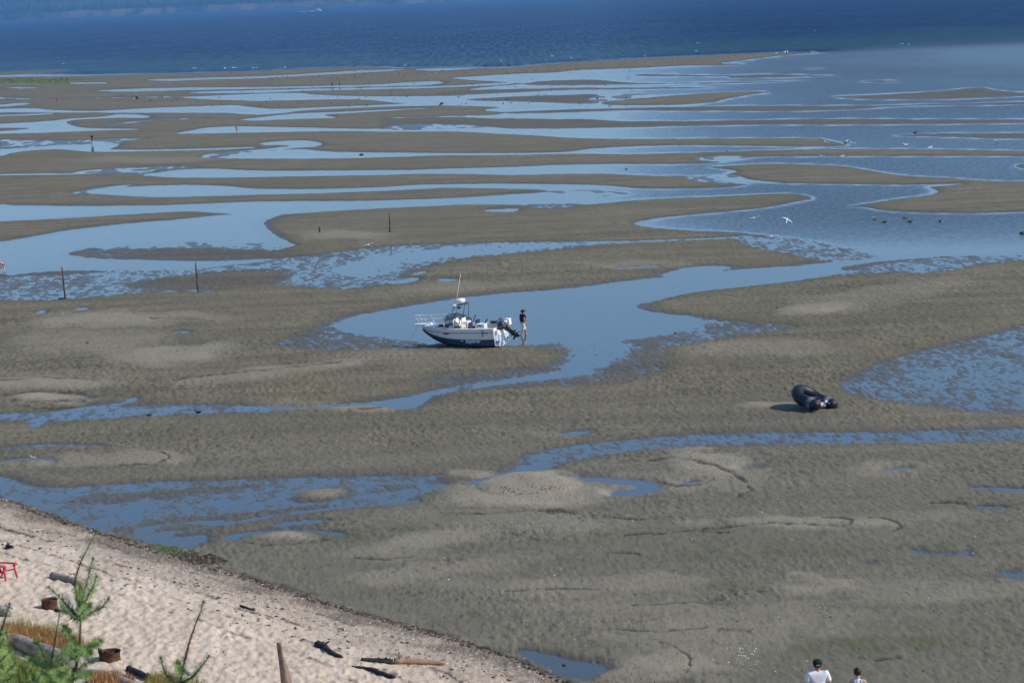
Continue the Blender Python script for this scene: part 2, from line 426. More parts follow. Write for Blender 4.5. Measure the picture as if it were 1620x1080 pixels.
# the lower channels under the beach
A(-.1, (-300,735),(0,752),(60,769),(150,767),(230,761),(300,759),(420,756),(540,752),(640,751),(705,751),(720,760),(690,775),(640,790),(560,797),(480,801),(420,808),(340,815),(270,822),(200,833),(170,842),(130,834),(100,817),(60,802),(20,789),(0,786),(-300,770))
A(-.2, (-600,690),(-300,742),(0,750.5),(25,757),(50,770),(100,785),(180,800),(260,803),(330,795),(420,785),(400,795),(330,808),(260,818),(200,830),(170,840),(135,834),(90,815),(40,799),(0,788),(-600,740))
A(.6, (110,793),(150,785),(230,777),(330,770),(420,768),(380,775),(300,785),(200,792))
A(-.9, (212,838.5),(245,828.5),(310,823.5),(372,822.5),(430,814.5),(500,804.5),(580,797.5),(668,791),(672,794.5),(580,801.5),(500,809),(430,819),(376,828),(345,833),(300,840.5),(260,845),(222,843))
A(.8, (240,839),(262,831.5),(310,828),(355,827.5),(330,832.5),(290,838),(255,841))
A(-.8, (204,845),(240,846),(290,848),(325,845),(330,851),(310,863),(292,868),(250,861),(215,853))
A(-.9, (354,853),(368,845),(410,840),(470,837),(520,840),(548,845),(543,853),(536,852),(538,847),(515,844),(470,841),(412,844.5),(378,850),(368,857))
A(-.6, (426,830),(460,823.5),(500,821),(520,819),(517,826),(480,829),(448,834))
A(-.28, (437,793.5),(460,783),(500,771),(560,764),(640,757),(700,751),(738,757),(700,771),(660,781),(640,791),(672,793),(600,798),(540,794),(500,798),(460,797))
A(1, (456,791.5),(470,781),(500,774.5),(545,771.5),(558,776),(540,787),(500,794))
A(.7, (590,775),(620,768),(660,766),(650,772),(610,778))
A(.9, (688,757),(720,748.5),(770,744.5),(805,746),(795,752.5),(740,762.5),(700,764))
A(W, (803,750),(815,741.5),(840,735.5),(864,737),(862,747),(820,753),(800,757),(770,763),(738,771),(733,768),(755,757.5),(790,752))
A(-.9, (870,758),(890,755),(920,754),(970,756),(1010,759),(1036,764),(1043,772),(1031,780),(990,785.5),(958,785.5),(970,776),(1000,774),(1008,770),(990,766.5),(940,762.5),(890,760.5))
A(-.8, (820,1029),(850,1029),(880,1039),(920,1046),(958,1053),(952,1063),(932,1074),(912,1075),(870,1063),(845,1046))

def catmull(p, n=5):
    p = np.array(p, dtype=np.float64)
    k = len(p)
    out = []
    for i in range(k):
        a, b, c, d = p[i - 1], p[i], p[(i + 1) % k], p[(i + 2) % k]
        seg = np.linalg.norm(c - b)
        if seg > 260:                      # long straight runs stay straight
            out.append(b)
            continue
        for j in range(n):
            t = j / n
            m1 = (c - a) * .5 * min(1, 1.2 * seg / (np.linalg.norm(b - a) + 1e-6))
            m2 = (d - b) * .5 * min(1, 1.2 * seg / (np.linalg.norm(d - c) + 1e-6))
            h = 2 * t ** 3 - 3 * t ** 2 + 1, t ** 3 - 2 * t ** 2 + t, -2 * t ** 3 + 3 * t ** 2, t ** 3 - t ** 2
            out.append(h[0] * b + h[1] * m1 + h[2] * c + h[3] * m2)
    return np.array(out)

MX0, MX1, MY0, MY1, VS = -600, 2220, 30, 1260, 3
MW, MH = MX1 - MX0, (MY1 - MY0) * VS
FIELD = np.ones((MH, MW), dtype=np.float32)
def raster(img, pts, val):
    x, y = pts[:, 0] - MX0, (pts[:, 1] - MY0) * VS
    x2, y2 = np.roll(x, -1), np.roll(y, -1)
    for r in range(max(0, int(y.min()) - 1), min(MH, int(y.max()) + 2)):
        yy = r + .5
        c = (y <= yy) != (y2 <= yy)
        if not c.any(): continue
        xs = np.sort(x[c] + (yy - y[c]) / (y2[c] - y[c]) * (x2[c] - x[c]))
        for i in range(0, len(xs) - 1, 2):
            a, b = max(0, int(math.ceil(xs[i] - .5))), min(MW, int(math.floor(xs[i + 1] - .5)) + 1)
            if b > a: img[r, a:b] = val
for v, p, cv in AREAS:
    raster(FIELD, catmull(p) if cv else np.array(p, float), v)

def box1(a, r, ax):
    if r < 1: return a
    pad = [(0, 0), (0, 0)]
    pad[ax] = (r + 1, r)
    c = np.cumsum(np.pad(a, pad, mode='edge'), axis=ax, dtype=np.float64)
    n = a.shape[ax]
    if ax == 0: return ((c[2 * r + 1:2 * r + 1 + n] - c[:n]) / (2 * r + 1)).astype(np.float32)
    return ((c[:, 2 * r + 1:2 * r + 1 + n] - c[:, :n]) / (2 * r + 1)).astype(np.float32)
def blur(a, rx, ry):
    for _ in range(2):
        a = box1(box1(a, rx, 1), ry, 0)
    return a
# survey smoothing grows towards the eye, where the marks are larger
ys = np.arange(MH) / VS + MY0
b0, b1, b2, b3 = FIELD, blur(FIELD, 2, 1), blur(FIELD, 6, 5), blur(FIELD, 10, 10)
def mixrow(lo, hi, y0, y1):
    w = np.clip((ys - y0) / (y1 - y0), 0, 1)[:, None].astype(np.float32)
    return lo * (1 - w) + hi * w
FINE = mixrow(mixrow(mixrow(b0 * .5 + b1 * .5, b1, 120, 180), b2, 230, 520), b3, 560, 1000)
WIDE = mixrow(blur(FIELD, 12, 4), blur(FIELD, 34, 24), 150, 600)
def sample(img, px, py):
    x = np.clip(px - MX0 - .5, 0, MW - 1.01)
    y = np.clip((py - MY0) * VS - .5, 0, MH - 1.01)
    ix, iy = x.astype(np.int32), y.astype(np.int32)
    fx, fy = (x - ix).astype(np.float32), (y - iy).astype(np.float32)
    return (img[iy, ix] * (1 - fx) + img[iy, ix + 1] * fx) * (1 - fy) + (img[iy + 1, ix] * (1 - fx) + img[iy + 1, ix + 1] * fx) * fy

# foot of the beach, in metres
TOE = [ground(x, y) for x, y in ((-500,640),(-250,715),(0,787),(60,809),(130,834),(200,856),(300,886),(400,917),(500,948),(600,977),(700,1005),(800,1037),(860,1063),(905,1083),(960,1112),(1040,1150),(1200,1215))]
TOE = [Vector((TOE[0].x - 120, TOE[0].y + 110, 0))] + TOE + [Vector((TOE[-1].x + 40, TOE[-1].y - 22, 0))]
def toe_dist(x, y):
    """signed distance in metres from the foot of the beach, positive landwards"""
    best = np.full(x.shape, 1e9, dtype=np.float32)
    sgn = np.ones(x.shape, dtype=np.float32)
    for a, b in zip(TOE[:-1], TOE[1:]):
        dx, dy = b.x - a.x, b.y - a.y
        L2 = dx * dx + dy * dy
        t = np.clip(((x - a.x) * dx + (y - a.y) * dy) / L2, 0, 1)
        ex, ey = x - a.x - t * dx, y - a.y - t * dy
        d = np.sqrt(ex * ex + ey * ey)
        cr = dx * ey - dy * ex
        up = d < best
        best = np.where(up, d, best)
        sgn = np.where(up, np.where(cr < 0, 1, -1), sgn)
    return best * sgn

# bare dry patches and weed, (x, y, half width, half height, strength, tilt)
DRY = [(830,782,150,26,1,0),(835,768,55,9,1.2,0),(700,855,130,16,.7,-.12),(1000,770,130,18,.5,0),(1120,745,70,30,.9,.12),(1180,760,40,22,.4,0),(800,830,200,22,.45,0),(1270,830,160,12,.8,0),(1380,833,60,9,.7,0),(700,905,160,16,.55,-.1),(900,935,200,16,.5,0),(1290,930,90,16,.7,0),(1050,925,90,18,.5,0),(1130,1010,200,40,.45,-.1),(960,965,170,14,.4,0),(1050,1060,110,30,.75,0),(80,634,75,9,1,0),(60,608,120,11,.8,0),(160,510,130,16,.75,0),(270,563,120,15,.8,-.05),(140,545,150,20,.5,0),(450,590,180,10,.7,-.12),(230,725,70,16,.7,0),(120,730,100,14,.5,0),(280,505,90,10,.5,0),(560,372,80,9,.6,0),(730,455,120,8,.4,-.05),(1290,490,80,9,.9,-.1),(1400,470,160,20,.4,-.15),(1190,555,140,16,.5,0),(560,648,60,7,.9,0),(505,782,45,8,.8,0),(450,850,60,9,.9,0),(745,752,50,6,.8,0),(1225,645,55,5,.8,0),(1150,980,300,18,.35,0),(1450,820,120,10,.3,0),(620,880,80,14,.4,0),(1000,420,90,6,.4,0),(220,253,150,6,.4,0),(1480,940,170,22,.4,0),(1420,745,90,14,.4,0),(620,570,120,14,.3,0),(470,640,80,8,.4,0),(1500,620,50,10,0,0),(860,690,60,6,.3,0)]
WEED = [(590,858,26,5,.8,0),(800,910,60,5,.5,0),(860,888,70,4,.4,0),(690,830,120,14,.5,-.1),(1200,880,200,14,.35,0),(1420,1025,200,16,.8,-.03),(1180,930,120,10,.5,0),(1160,860,120,10,.35,0),(560,850,80,16,.45,0),(880,862,50,6,.5,0),(1530,792,60,3,.9,0),(1360,790,50,3,.7,0),(745,974,10,3,1.2,0),(262,874,30,9,1.3,.2),(40,128,130,3,1.4,-.02),(100,140,160,3,.4,0),(1575,622,60,8,.7,0),(960,1029,40,4,.5,0),(1330,820,110,8,.3,0),(1500,870,180,30,.2,0),(180,625,80,5,.3,0),(950,852,90,8,.4,0)]
DARK = [(300,880,45,9,1.4,.25),(930,820,60,6,.7,0),(780,838,90,7,.5,-.05),(690,900,130,14,.5,-.1),(880,850,110,10,.5,0),(1160,945,80,9,.9,-.1),(760,945,140,9,.6,0),(960,990,120,10,.45,0),(500,560,200,18,.35,0),(100,580,110,14,.6,0),(300,615,260,16,.4,0),(1250,600,130,22,.5,0),(700,690,240,20,.4,0),(300,700,200,24,.4,0),(1100,605,100,22,.6,0),(1250,660,120,9,.2,0),(560,845,120,20,.35,0),(1030,710,120,20,.4,0),(1240,735,120,16,.3,0),(450,410,150,14,.3,0),(1500,745,100,14,.35,0)]
def blobs(lst, px, py, seed):
    s = np.zeros(px.shape, dtype=np.float32)
    wx = (fbm(px / 60, py / 16, seed, 3) - .5)
    wy = (fbm(px / 60, py / 16, seed + 5, 3) - .5)
    for cx, cy, rx, ry, k, t in lst:
        dx = px - cx + wx * rx * .9
        dy = py - cy - t * (px - cx) + wy * ry * 1.3
        q = (dx / rx) ** 2 + (dy / ry) ** 2
        s = np.maximum(s, k * np.clip(1.25 - q, 0, 1))
    return s

# little scarps and ridge lines on the near sand, with their half widths
SCARPS = [([(1025,730),(1060,728),(1095,732),(1130,742),(1160,753),(1180,766),(1188,778),(1170,787)],2.0),([(1300,824),(1325,823),(1345,827),(1348,832),(1330,838)],2.0),([(1372,824),(1395,824),(1420,831),(1428,836),(1410,842)],1.6),([(985,850),(1060,846),(1140,838),(1220,834),(1290,836),(1335,838)],1.6),([(1475,797),(1500,796),(1540,800),(1585,803)],2.2),([(1100,844),(1150,846)],1.5),([(700,815),(760,818),(840,812),(880,815)],1.2),([(560,885),(610,888),(650,884)],1.3),([(10,628),(60,622),(120,624),(150,630),(130,638),(60,640),(15,637)],1.6),([(0,606),(60,602),(130,603),(155,605)],1.4),([(0,645),(80,648),(150,643)],1.4),([(275,602),(340,596),(430,588),(540,576)],1.4),([(240,507),(290,507),(340,512)],1.5),([(190,740),(240,738),(268,731),(262,722),(230,714)],1.2),([(515,648),(540,641),(590,637),(620,640),(600,647),(550,652)],1.5),([(855,812),(890,811),(910,815)],2.2),([(950,820),(1010,826),(1060,822)],1.4),([(960,878),(985,876),(1010,880)],2.0),([(700,760),(720,766),(760,770)],1.3),([(1040,764),(1070,772),(1110,770),(1130,760)],1.4),([(1135,1003),(1160,1004),(1185,1006)],2.0),([(1360,1046),(1385,1048),(1420,1045)],2.0),([(375,862),(420,866),(480,862),(520,856)],1.5),([(1000,963),(1090,958),(1160,960)],1.2),([(800,940),(880,936),(960,938)],1.3),([(1120,1000),(1040,1005),(960,1000)],1.2),([(1040,1020),(1070,1030),(1095,1050),(1085,1070)],1.4)]
def scarps(px, py):
    s = np.zeros(px.shape, dtype=np.float32)
    for line, w in SCARPS:
        xs, ys_ = [p[0] for p in line], [p[1] for p in line]
        sel = (px > min(xs) - 12) & (px < max(xs) + 12) & (py > min(ys_) - 8) & (py < max(ys_) + 8)
        if not sel.any(): continue
        x = px[sel] + 10 * (fbm(px[sel] / 14, py[sel] / 6, 171, 2) - .5); y = py[sel] + 3.5 * (fbm(px[sel] / 14, py[sel] / 6, 173, 2) - .5)
        best = np.full(x.shape, 99.0)
        for (x0, y0), (x1, y1) in zip(line[:-1], line[1:]):
            dx, dy = x1 - x0, (y1 - y0) * 1.6
            t = np.clip(((x - x0) * dx + (y - y0) * 1.6 * dy) / (dx * dx + dy * dy), 0, 1)
            best = np.minimum(best, np.hypot(x - x0 - t * dx, (y - y0) * 1.6 - t * dy))
        k = np.clip(1.3 - best / (w * 1.9), 0, 1) * (.35 + .65 * sstep(.35, .6, fbm(x / 20, y / 8, 175, 2)))
        s[sel] = np.maximum(s[sel], k)
    return s
# ================================================================== GROUND
def beach_z(d):
    """height of beach and bluff above the flats as a function of the distance from the beach foot"""
    z = 0.135 * np.clip(d, 0, 4.5) + 0.095 * np.clip(d - 4.5, 0, 6.0)
    z = z + 0.03 * np.clip(d - 10.5, 0, 4.5)
    z = z + 0.60 * np.clip(d - 15.5, 0, 20.0) + 0.28 * np.clip(d - 35.5, 0, 60)
    return z

def terrain_arrays(x, y, sy):
    """sy: local spacing of the rows, so that relief too fine for the mesh is left out"""
    d = toe_dist(x, y)
    land = sstep(-.6, 1.2, d)
    px, py = sight(x, y, 0.0 * x)
    v = .87 * sample(FINE, px, py) + .13 * sample(WIDE, px, py)
    wide = sample(WIDE, px, py)
    v = np.where(d > -.3, np.maximum(v, sstep(-.3, .8, d)), v)
    rip = np.zeros(x.shape, dtype=np.float32)
    tot = 0
    for wx, wy, a, sd in ((.09, .28, 1.0, 3), (.16, .50, 1.1, 4), (.34, 1.0, .8, 5), (.8, 2.6, .5, 6), (2.2, 7.5, .3, 7)):
        fade = sstep(.8, 1.6, wy / sy)
        wob = .5 * (vnoise(x / 3, y / 9, sd + 20) - .5)
        rip += a * fade * (vnoise(x / wx + wob * 3, y / wy + .10 * x / wx, sd) - .5)
        tot = tot + (a * fade) ** 2
        if sd == 4: small = rip / (np.sqrt(tot) * .14 + .04)
    rip = rip / (np.sqrt(tot) * .14 + .04)
    dry = blobs(DRY, px, py, 31)
    dark = blobs(DARK, px, py, 41)
    weed = blobs(WEED, px, py, 51)
    near = sstep(330, 120, y)
    scarp = scarps(px, py)
    amp = .10 + .16 * (1 - np.clip(np.abs(v) * 1.2, 0, 1))
    vn = v + rip * amp * (1 - .7 * np.clip(dry, 0, 1))
    # keep the middle of real pools under water
    vn = np.where(v < -.75, np.minimum(vn, -.3), vn)
    z = .045 * vn + .009 * small * np.clip(v, 0, 1) * (1 - .85 * np.clip(dry, 0, 1)) * (.12 + .45 * sstep(85, 120, y) + np.clip(dark, 0, 1) + .55 * sstep(.5, .66, fbm(x / 5, y / 9, 63, 3)))
    z = z + .05 * np.clip(wide, 0, 1) * np.clip(v, 0, 1)
    z = z + .09 * np.clip(dry, 0, 1) * np.clip(v, 0, 1) * near
    z = z + (fbm(x / 5, y / 14, 61, 3) - .5) * .09 * np.clip(v, 0, 1) ** 2 * near
    sea = sample(WIDE, px, py)
    off = np.clip((y - 1000) / 400, 0, 1)
    z = z - off * 1.5
    z = z - .045 * scarp * np.clip(v, 0, 1)
    dark = np.maximum(dark, 1.3 * scarp)
    # mound with a dug rim
    mx, my = ground(838, 768).x, ground(838, 768).y
    q = np.sqrt(((x - mx) / 2.1) ** 2 + ((y - my) / 3.2) ** 2)
    z = z + .26 * np.clip(1 - q, 0, 1) ** .6 * (q < 1)
    # beach
    bz = beach_z(d)
    foot = (fbm(x / .17, y / .32, 71, 2) - .5) * sstep(3.0, 6.0, d) * sstep(26, 16, d) * .115
    foot = foot + (vnoise(x / 1.7, y / 1.7, 73) - .5) * .10 * sstep(3, 8, d)
    peb = (vnoise(x / .12, y / .2, 75) - .5) * .04 * sstep(-.5, .6, d) * sstep(4.5, 2.5, d)
    rough_bluff = (fbm(x / 3, y / 3, 77, 4) - .5) * 1.1 * sstep(17, 22, d)
    z = z + bz + foot + peb + rough_bluff - .06 * land
    z = np.where(d > .2, np.maximum(z, .015), z)
    terrain_arrays.scarp = scarp
    return z, d, v, vn, dry, dark, weed, wide, px, py

# rows finer towards the sea because the flats are seen at a glancing angle
t_far, t_near = FOC * EYE / 1450, FOC * EYE / 54
rowD = FOC * EYE / np.concatenate([np.arange(t_far, 380, 1.15), np.arange(380, 540, .72), np.arange(540, 880, 1.0), np.arange(880, t_near, 1.9)])
slope_in = np.arange(-620, -405, 14.0)
cols = np.concatenate([np.linspace(-2100, -905, 76, endpoint=False), np.arange(-905, 905, 2.15), np.linspace(905, 2100, 76)])
X = rowD[:, None] * cols[None, :] / FOC
Y = np.repeat(rowD[:, None], len(cols), axis=1)
SY = np.abs(np.gradient(rowD))[:, None] + 0 * X
Z, Dt, V, VN, DRYM, DARKM, WEEDM, WIDEM, PX, PY = terrain_arrays(X, Y, SY)
SCARPM = terrain_arrays.scarp
nr, nc = X.shape
def grid_quads(nr, nc):
    i = np.arange(nr - 1)[:, None] * nc + np.arange(nc - 1)[None, :]
    return np.stack([i, i + nc, i + nc + 1, i + 1], axis=-1).reshape(-1, 4)

def sand_material():
    M = bpy.data.materials.new('tidal_sand')
    M.use_nodes = True
    nt = M.node_tree
    L = nt.links.new
    P = nt.nodes['Principled BSDF']
    geo = N(nt, 'NewGeometry')
    a1 = N(nt, 'Attribute', attribute_name='cover')     # wet, beach, weed, dark
    a2 = N(nt, 'Attribute', attribute_name='extra')     # dry, gravel, wrack, bluff
    s1 = N(nt, 'SeparateColor'); L(a1.outputs['Color'], s1.inputs[0])
    s2 = N(nt, 'SeparateColor'); L(a2.outputs['Color'], s2.inputs[0])
    def noise(scale, detail=4, sc=(1, 1, 1), rough=.6):
        mp = N(nt, 'Mapping'); mp.inputs['Scale'].default_value = sc
        L(geo.outputs['Position'], mp.inputs[0])
        n = N(nt, 'TexNoise'); n.inputs['Scale'].default_value = scale
        n.inputs['Detail'].default_value = detail; n.inputs['Roughness'].default_value = rough
        L(mp.outputs[0], n.inputs['Vector'])
        return n.outputs[0]
    def rng(s, a, b, c=0, d=1):
        r = N(nt, 'MapRange'); r.interpolation_type = 'SMOOTHSTEP'
        for i, k in enumerate((a, b, c, d)): r.inputs[1 + i].default_value = k
        L(s, r.inputs[0]); return r.outputs[0]
    def mth(op, a, b=None):
        n = N(nt, 'Math', operation=op)
        for i, k in enumerate((a, b)):
            if k is None: continue
            if isinstance(k, (int, float)): n.inputs[i].default_value = k
            else: L(k, n.inputs[i])
        return n.outputs[0]
    def mix(f, a, b):
        n = N(nt, 'Mix'); n.data_type = 'RGBA'
        for sock, k in ((n.inputs[0], f), (n.inputs[6], a), (n.inputs[7], b)):
            if isinstance(k, tuple): sock.default_value = (*k, 1)
            elif isinstance(k, (int, float)): sock.default_value = k
            else: L(k, sock)
        return n.outputs[2]
    wet, beach, weed = s1.outputs[0], s1.outputs[1], s1.outputs[2]
    dark = a1.outputs['Alpha']
    dry, gravel, wrack_scarp = s2.outputs[0], s2.outputs[1], s2.outputs[2]
    bluff = a2.outputs['Alpha']
    big = noise(.06, 5, (1, .45, 1))
    mid = noise(.55, 5, (1, .4, 1))
    fine = noise(5.5, 4, (1, .32, 1), .65)
    grain = noise(15, 3, (1, .14, 1), .7)
    c = mix(rng(big, .35, .65), (.140, .115, .061), (.176, .149, .085))
    c = mix(mth('MULTIPLY', rng(mid, .38, .66), .5), c, (.110, .089, .046))
    band = noise(.42, 4, (.16, 1, 1))
    band2 = noise(.11, 4, (.22, 1, 1))
    c = mix(mth('MULTIPLY', rng(band, .48, .66), .55), c, (.090, .076, .044))
    c = mix(mth('MULTIPLY', rng(band, .52, .34), .35), c, (.205, .176, .105))
    c = mix(mth('MULTIPLY', rng(band2, .46, .64), .4), c, (.098, .094, .040))
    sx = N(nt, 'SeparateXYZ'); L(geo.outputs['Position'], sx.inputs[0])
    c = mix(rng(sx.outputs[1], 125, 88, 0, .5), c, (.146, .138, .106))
    c = mix(mth('MULTIPLY', wet, .72), c, (.056, .049, .038))
    # bare dry tops
    dm = mth('MULTIPLY', dry, mth('ADD', .55, rng(mid, .3, .7, 0, .5)))
    c = mix(mth('MINIMUM', dm, 1.0), c, (.285, .245, .172))
    # weed film
    wm = mth('MULTIPLY', weed, rng(mid, .3, .62))
    c = mix(mth('MINIMUM', mth('MULTIPLY', wm, .8), .85), c, (.070, .080, .016))
    # rippled mud: dark troughs and worm casts
    spk = rng(fine, .50, .60)
    sk = mth('MULTIPLY', spk, mth('ADD', mth('MULTIPLY', dark, .55), rng(big, .38, .60, .16, .52)))
    sk = mth('MULTIPLY', sk, mth('SUBTRACT', 1.0, mth('MULTIPLY', mth('MINIMUM', dry, 1.0), .8)))
    sk = mth('MULTIPLY', sk, mth('SUBTRACT', 1.0, beach))
    c = mix(mth('MINIMUM', sk, .95), c, (.045, .038, .026))
    lt = mth('MULTIPLY', rng(grain, .6, .75), .16)
    c = mix(lt, c, (.33, .29, .20))
    c = mix(mth('MULTIPLY', rng(grain, .47, .36), .42), c, (.05, .042, .024))
    c = mix(mth('MULTIPLY', wrack_scarp, rng(fine, .30, .50, .35, .85)), c, (.040, .036, .024))  # tide wrack, and scarp grooves darkened in colour to bring out their relief
    # upper beach
    bs = mix(rng(mid, .35, .65), (.50, .400, .290), (.59, .485, .362))
    bs = mix(mth('MULTIPLY', rng(fine, .50, .62), .38), bs, (.22, .165, .12))  # dark dashes: shade of the footprint dimples put into the sand colour
    gv = mix(rng(grain, .40, .68), (.115, .084, .055), (.27, .21, .155))
    gv = mix(rng(mid, .4, .7, 0, .5), gv, (.15, .115, .078))
    bs = mix(gravel, bs, gv)
    bs = mix(mth('MULTIPLY', wrack_scarp, rng(fine, .36, .56)), bs, (.05, .034, .022))
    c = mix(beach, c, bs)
    so = mix(rng(mid, .4, .6), (.10, .085, .05), (.075, .08, .03))
    c = mix(bluff, c, so)
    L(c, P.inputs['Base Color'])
    L(rng(wet, .5, 1, .85, .36), P.inputs['Roughness'])
    P.inputs['Specular IOR Level'].default_value = .33
    h = mth('ADD', mth('MULTIPLY', fine, .7), mth('MULTIPLY', grain, .3))
    bp = N(nt, 'Bump')
    bp.inputs['Strength'].default_value = 1.0
    L(mth('ADD', .022, mth('MULTIPLY', dark, .05)), bp.inputs['Distance'])
    L(h, bp.inputs['Height'])
    L(bp.outputs[0], P.inputs['Normal'])
    return M
SAND = sand_material()
co = np.stack([X, Y, Z], -1).reshape(-1, 3)
flats = np_mesh('ground', co, grid_quads(nr, nc), SAND)
tag(flats, kind='structure')
wet = np.clip(1 - sstep(.05, 1.0, VN * .5 + V * .5 + .12 * (fbm(X / 3, Y / 9, 81, 3) - .5)), 0, 1)
wet = np.maximum(wet, .8 * sstep(.92, .25, WIDEM))
jag = (fbm(X / 1.3, Y / 1.3, 83, 3) - .5)
dj = Dt + jag * 1.3
beach = sstep(-.5, .8, dj)
wet = wet * (1 - beach)
gravel = sstep(-.8, .2, dj) * (.95 * sstep(2.0, .5, dj + jag * 1.5) + .42 * sstep(4.6, 2.4, dj + jag * 2) * sstep(.5, 2.0, dj + jag * 1.5))
wr = np.zeros(X.shape, dtype=np.float32)
for dd, w, k in ((.15, .28, 1.0), (1.5, .14, .7), (3.1, .24, 1.0), (4.4, .20, .85), (5.6, .16, .8)):
    wr = np.maximum(wr, k * np.clip(1 - np.abs(Dt + 1.1 * (fbm(X / 4, Y / 4, 85, 3) - .5) - dd) / w, 0, 1) * sstep(.36, .56, fbm(X / 1.1, Y / 1.1, int(91 + dd * 7), 3)))
wr = np.maximum(wr, np.clip(SCARPM, 0, 1) * (Dt < 0))  # scarp grooves take the same dark colour as the tide lines
bluffm = sstep(15.5, 18.5, Dt + jag * 3)
set_attr(flats, 'cover', np.stack([wet, beach, np.clip(WEEDM, 0, 1.3), np.clip(DARKM, 0, 1.4)], -1))
set_attr(flats, 'extra', np.stack([np.clip(DRYM, 0, 1.2) * (1 - beach), np.clip(gravel, 0, 1), np.clip(wr, 0, 1), bluffm], -1))

# bluff that carries the viewpoint and the saplings: joins the beach below the frame
bx = np.concatenate([np.linspace(-60, -16, 34), np.linspace(-15, 15, 61), np.linspace(16, 60, 34)])
by = np.concatenate([np.linspace(-25, 0, 26), np.linspace(.6, 53.9, 110)])
BX, BY = np.meshgrid(bx, by)
BZ, BD, *_ = terrain_arrays(BX, BY, np.full(BX.shape, .5))
# stay clear below the lower edge of the view
_lim = EYE - .29 * BY - .55
BZ = np.where(BD > 15, np.minimum(BZ, np.maximum(_lim, 1.2)), BZ)
BZ = np.minimum(BZ, EYE - 1.65)
bluff = np_mesh('hillside', np.stack([BX, BY, BZ], -1).reshape(-1, 3), grid_quads(*BX.shape)[:, ::-1], SAND)
tag(bluff, kind='structure')
jb = (fbm(BX / 1.3, BY / 1.3, 83, 3) - .5)
zz = 0 * BX
set_attr(bluff, 'cover', np.stack([zz, sstep(-.5, .8, BD), zz, zz], -1))
set_attr(bluff, 'extra', np.stack([zz, zz, zz, sstep(15.5, 18.5, BD + jb * 3)], -1))

def gz(x, y):
    """height of the ground at one place"""
    z = terrain_arrays(np.array([[x]], dtype=float), np.array([[y]], dtype=float), np.array([[.3]]))[0]
    return float(z[0, 0])
def land_at(px, py):
    """place on the ground along a sight line, with the relief taken into account"""
    z = 0.0
    for _ in range(8):
        p = ground(px, py, z)
        z = .5 * z + .5 * max(gz(p.x, p.y), 0.0)
    return ground(px, py, z)

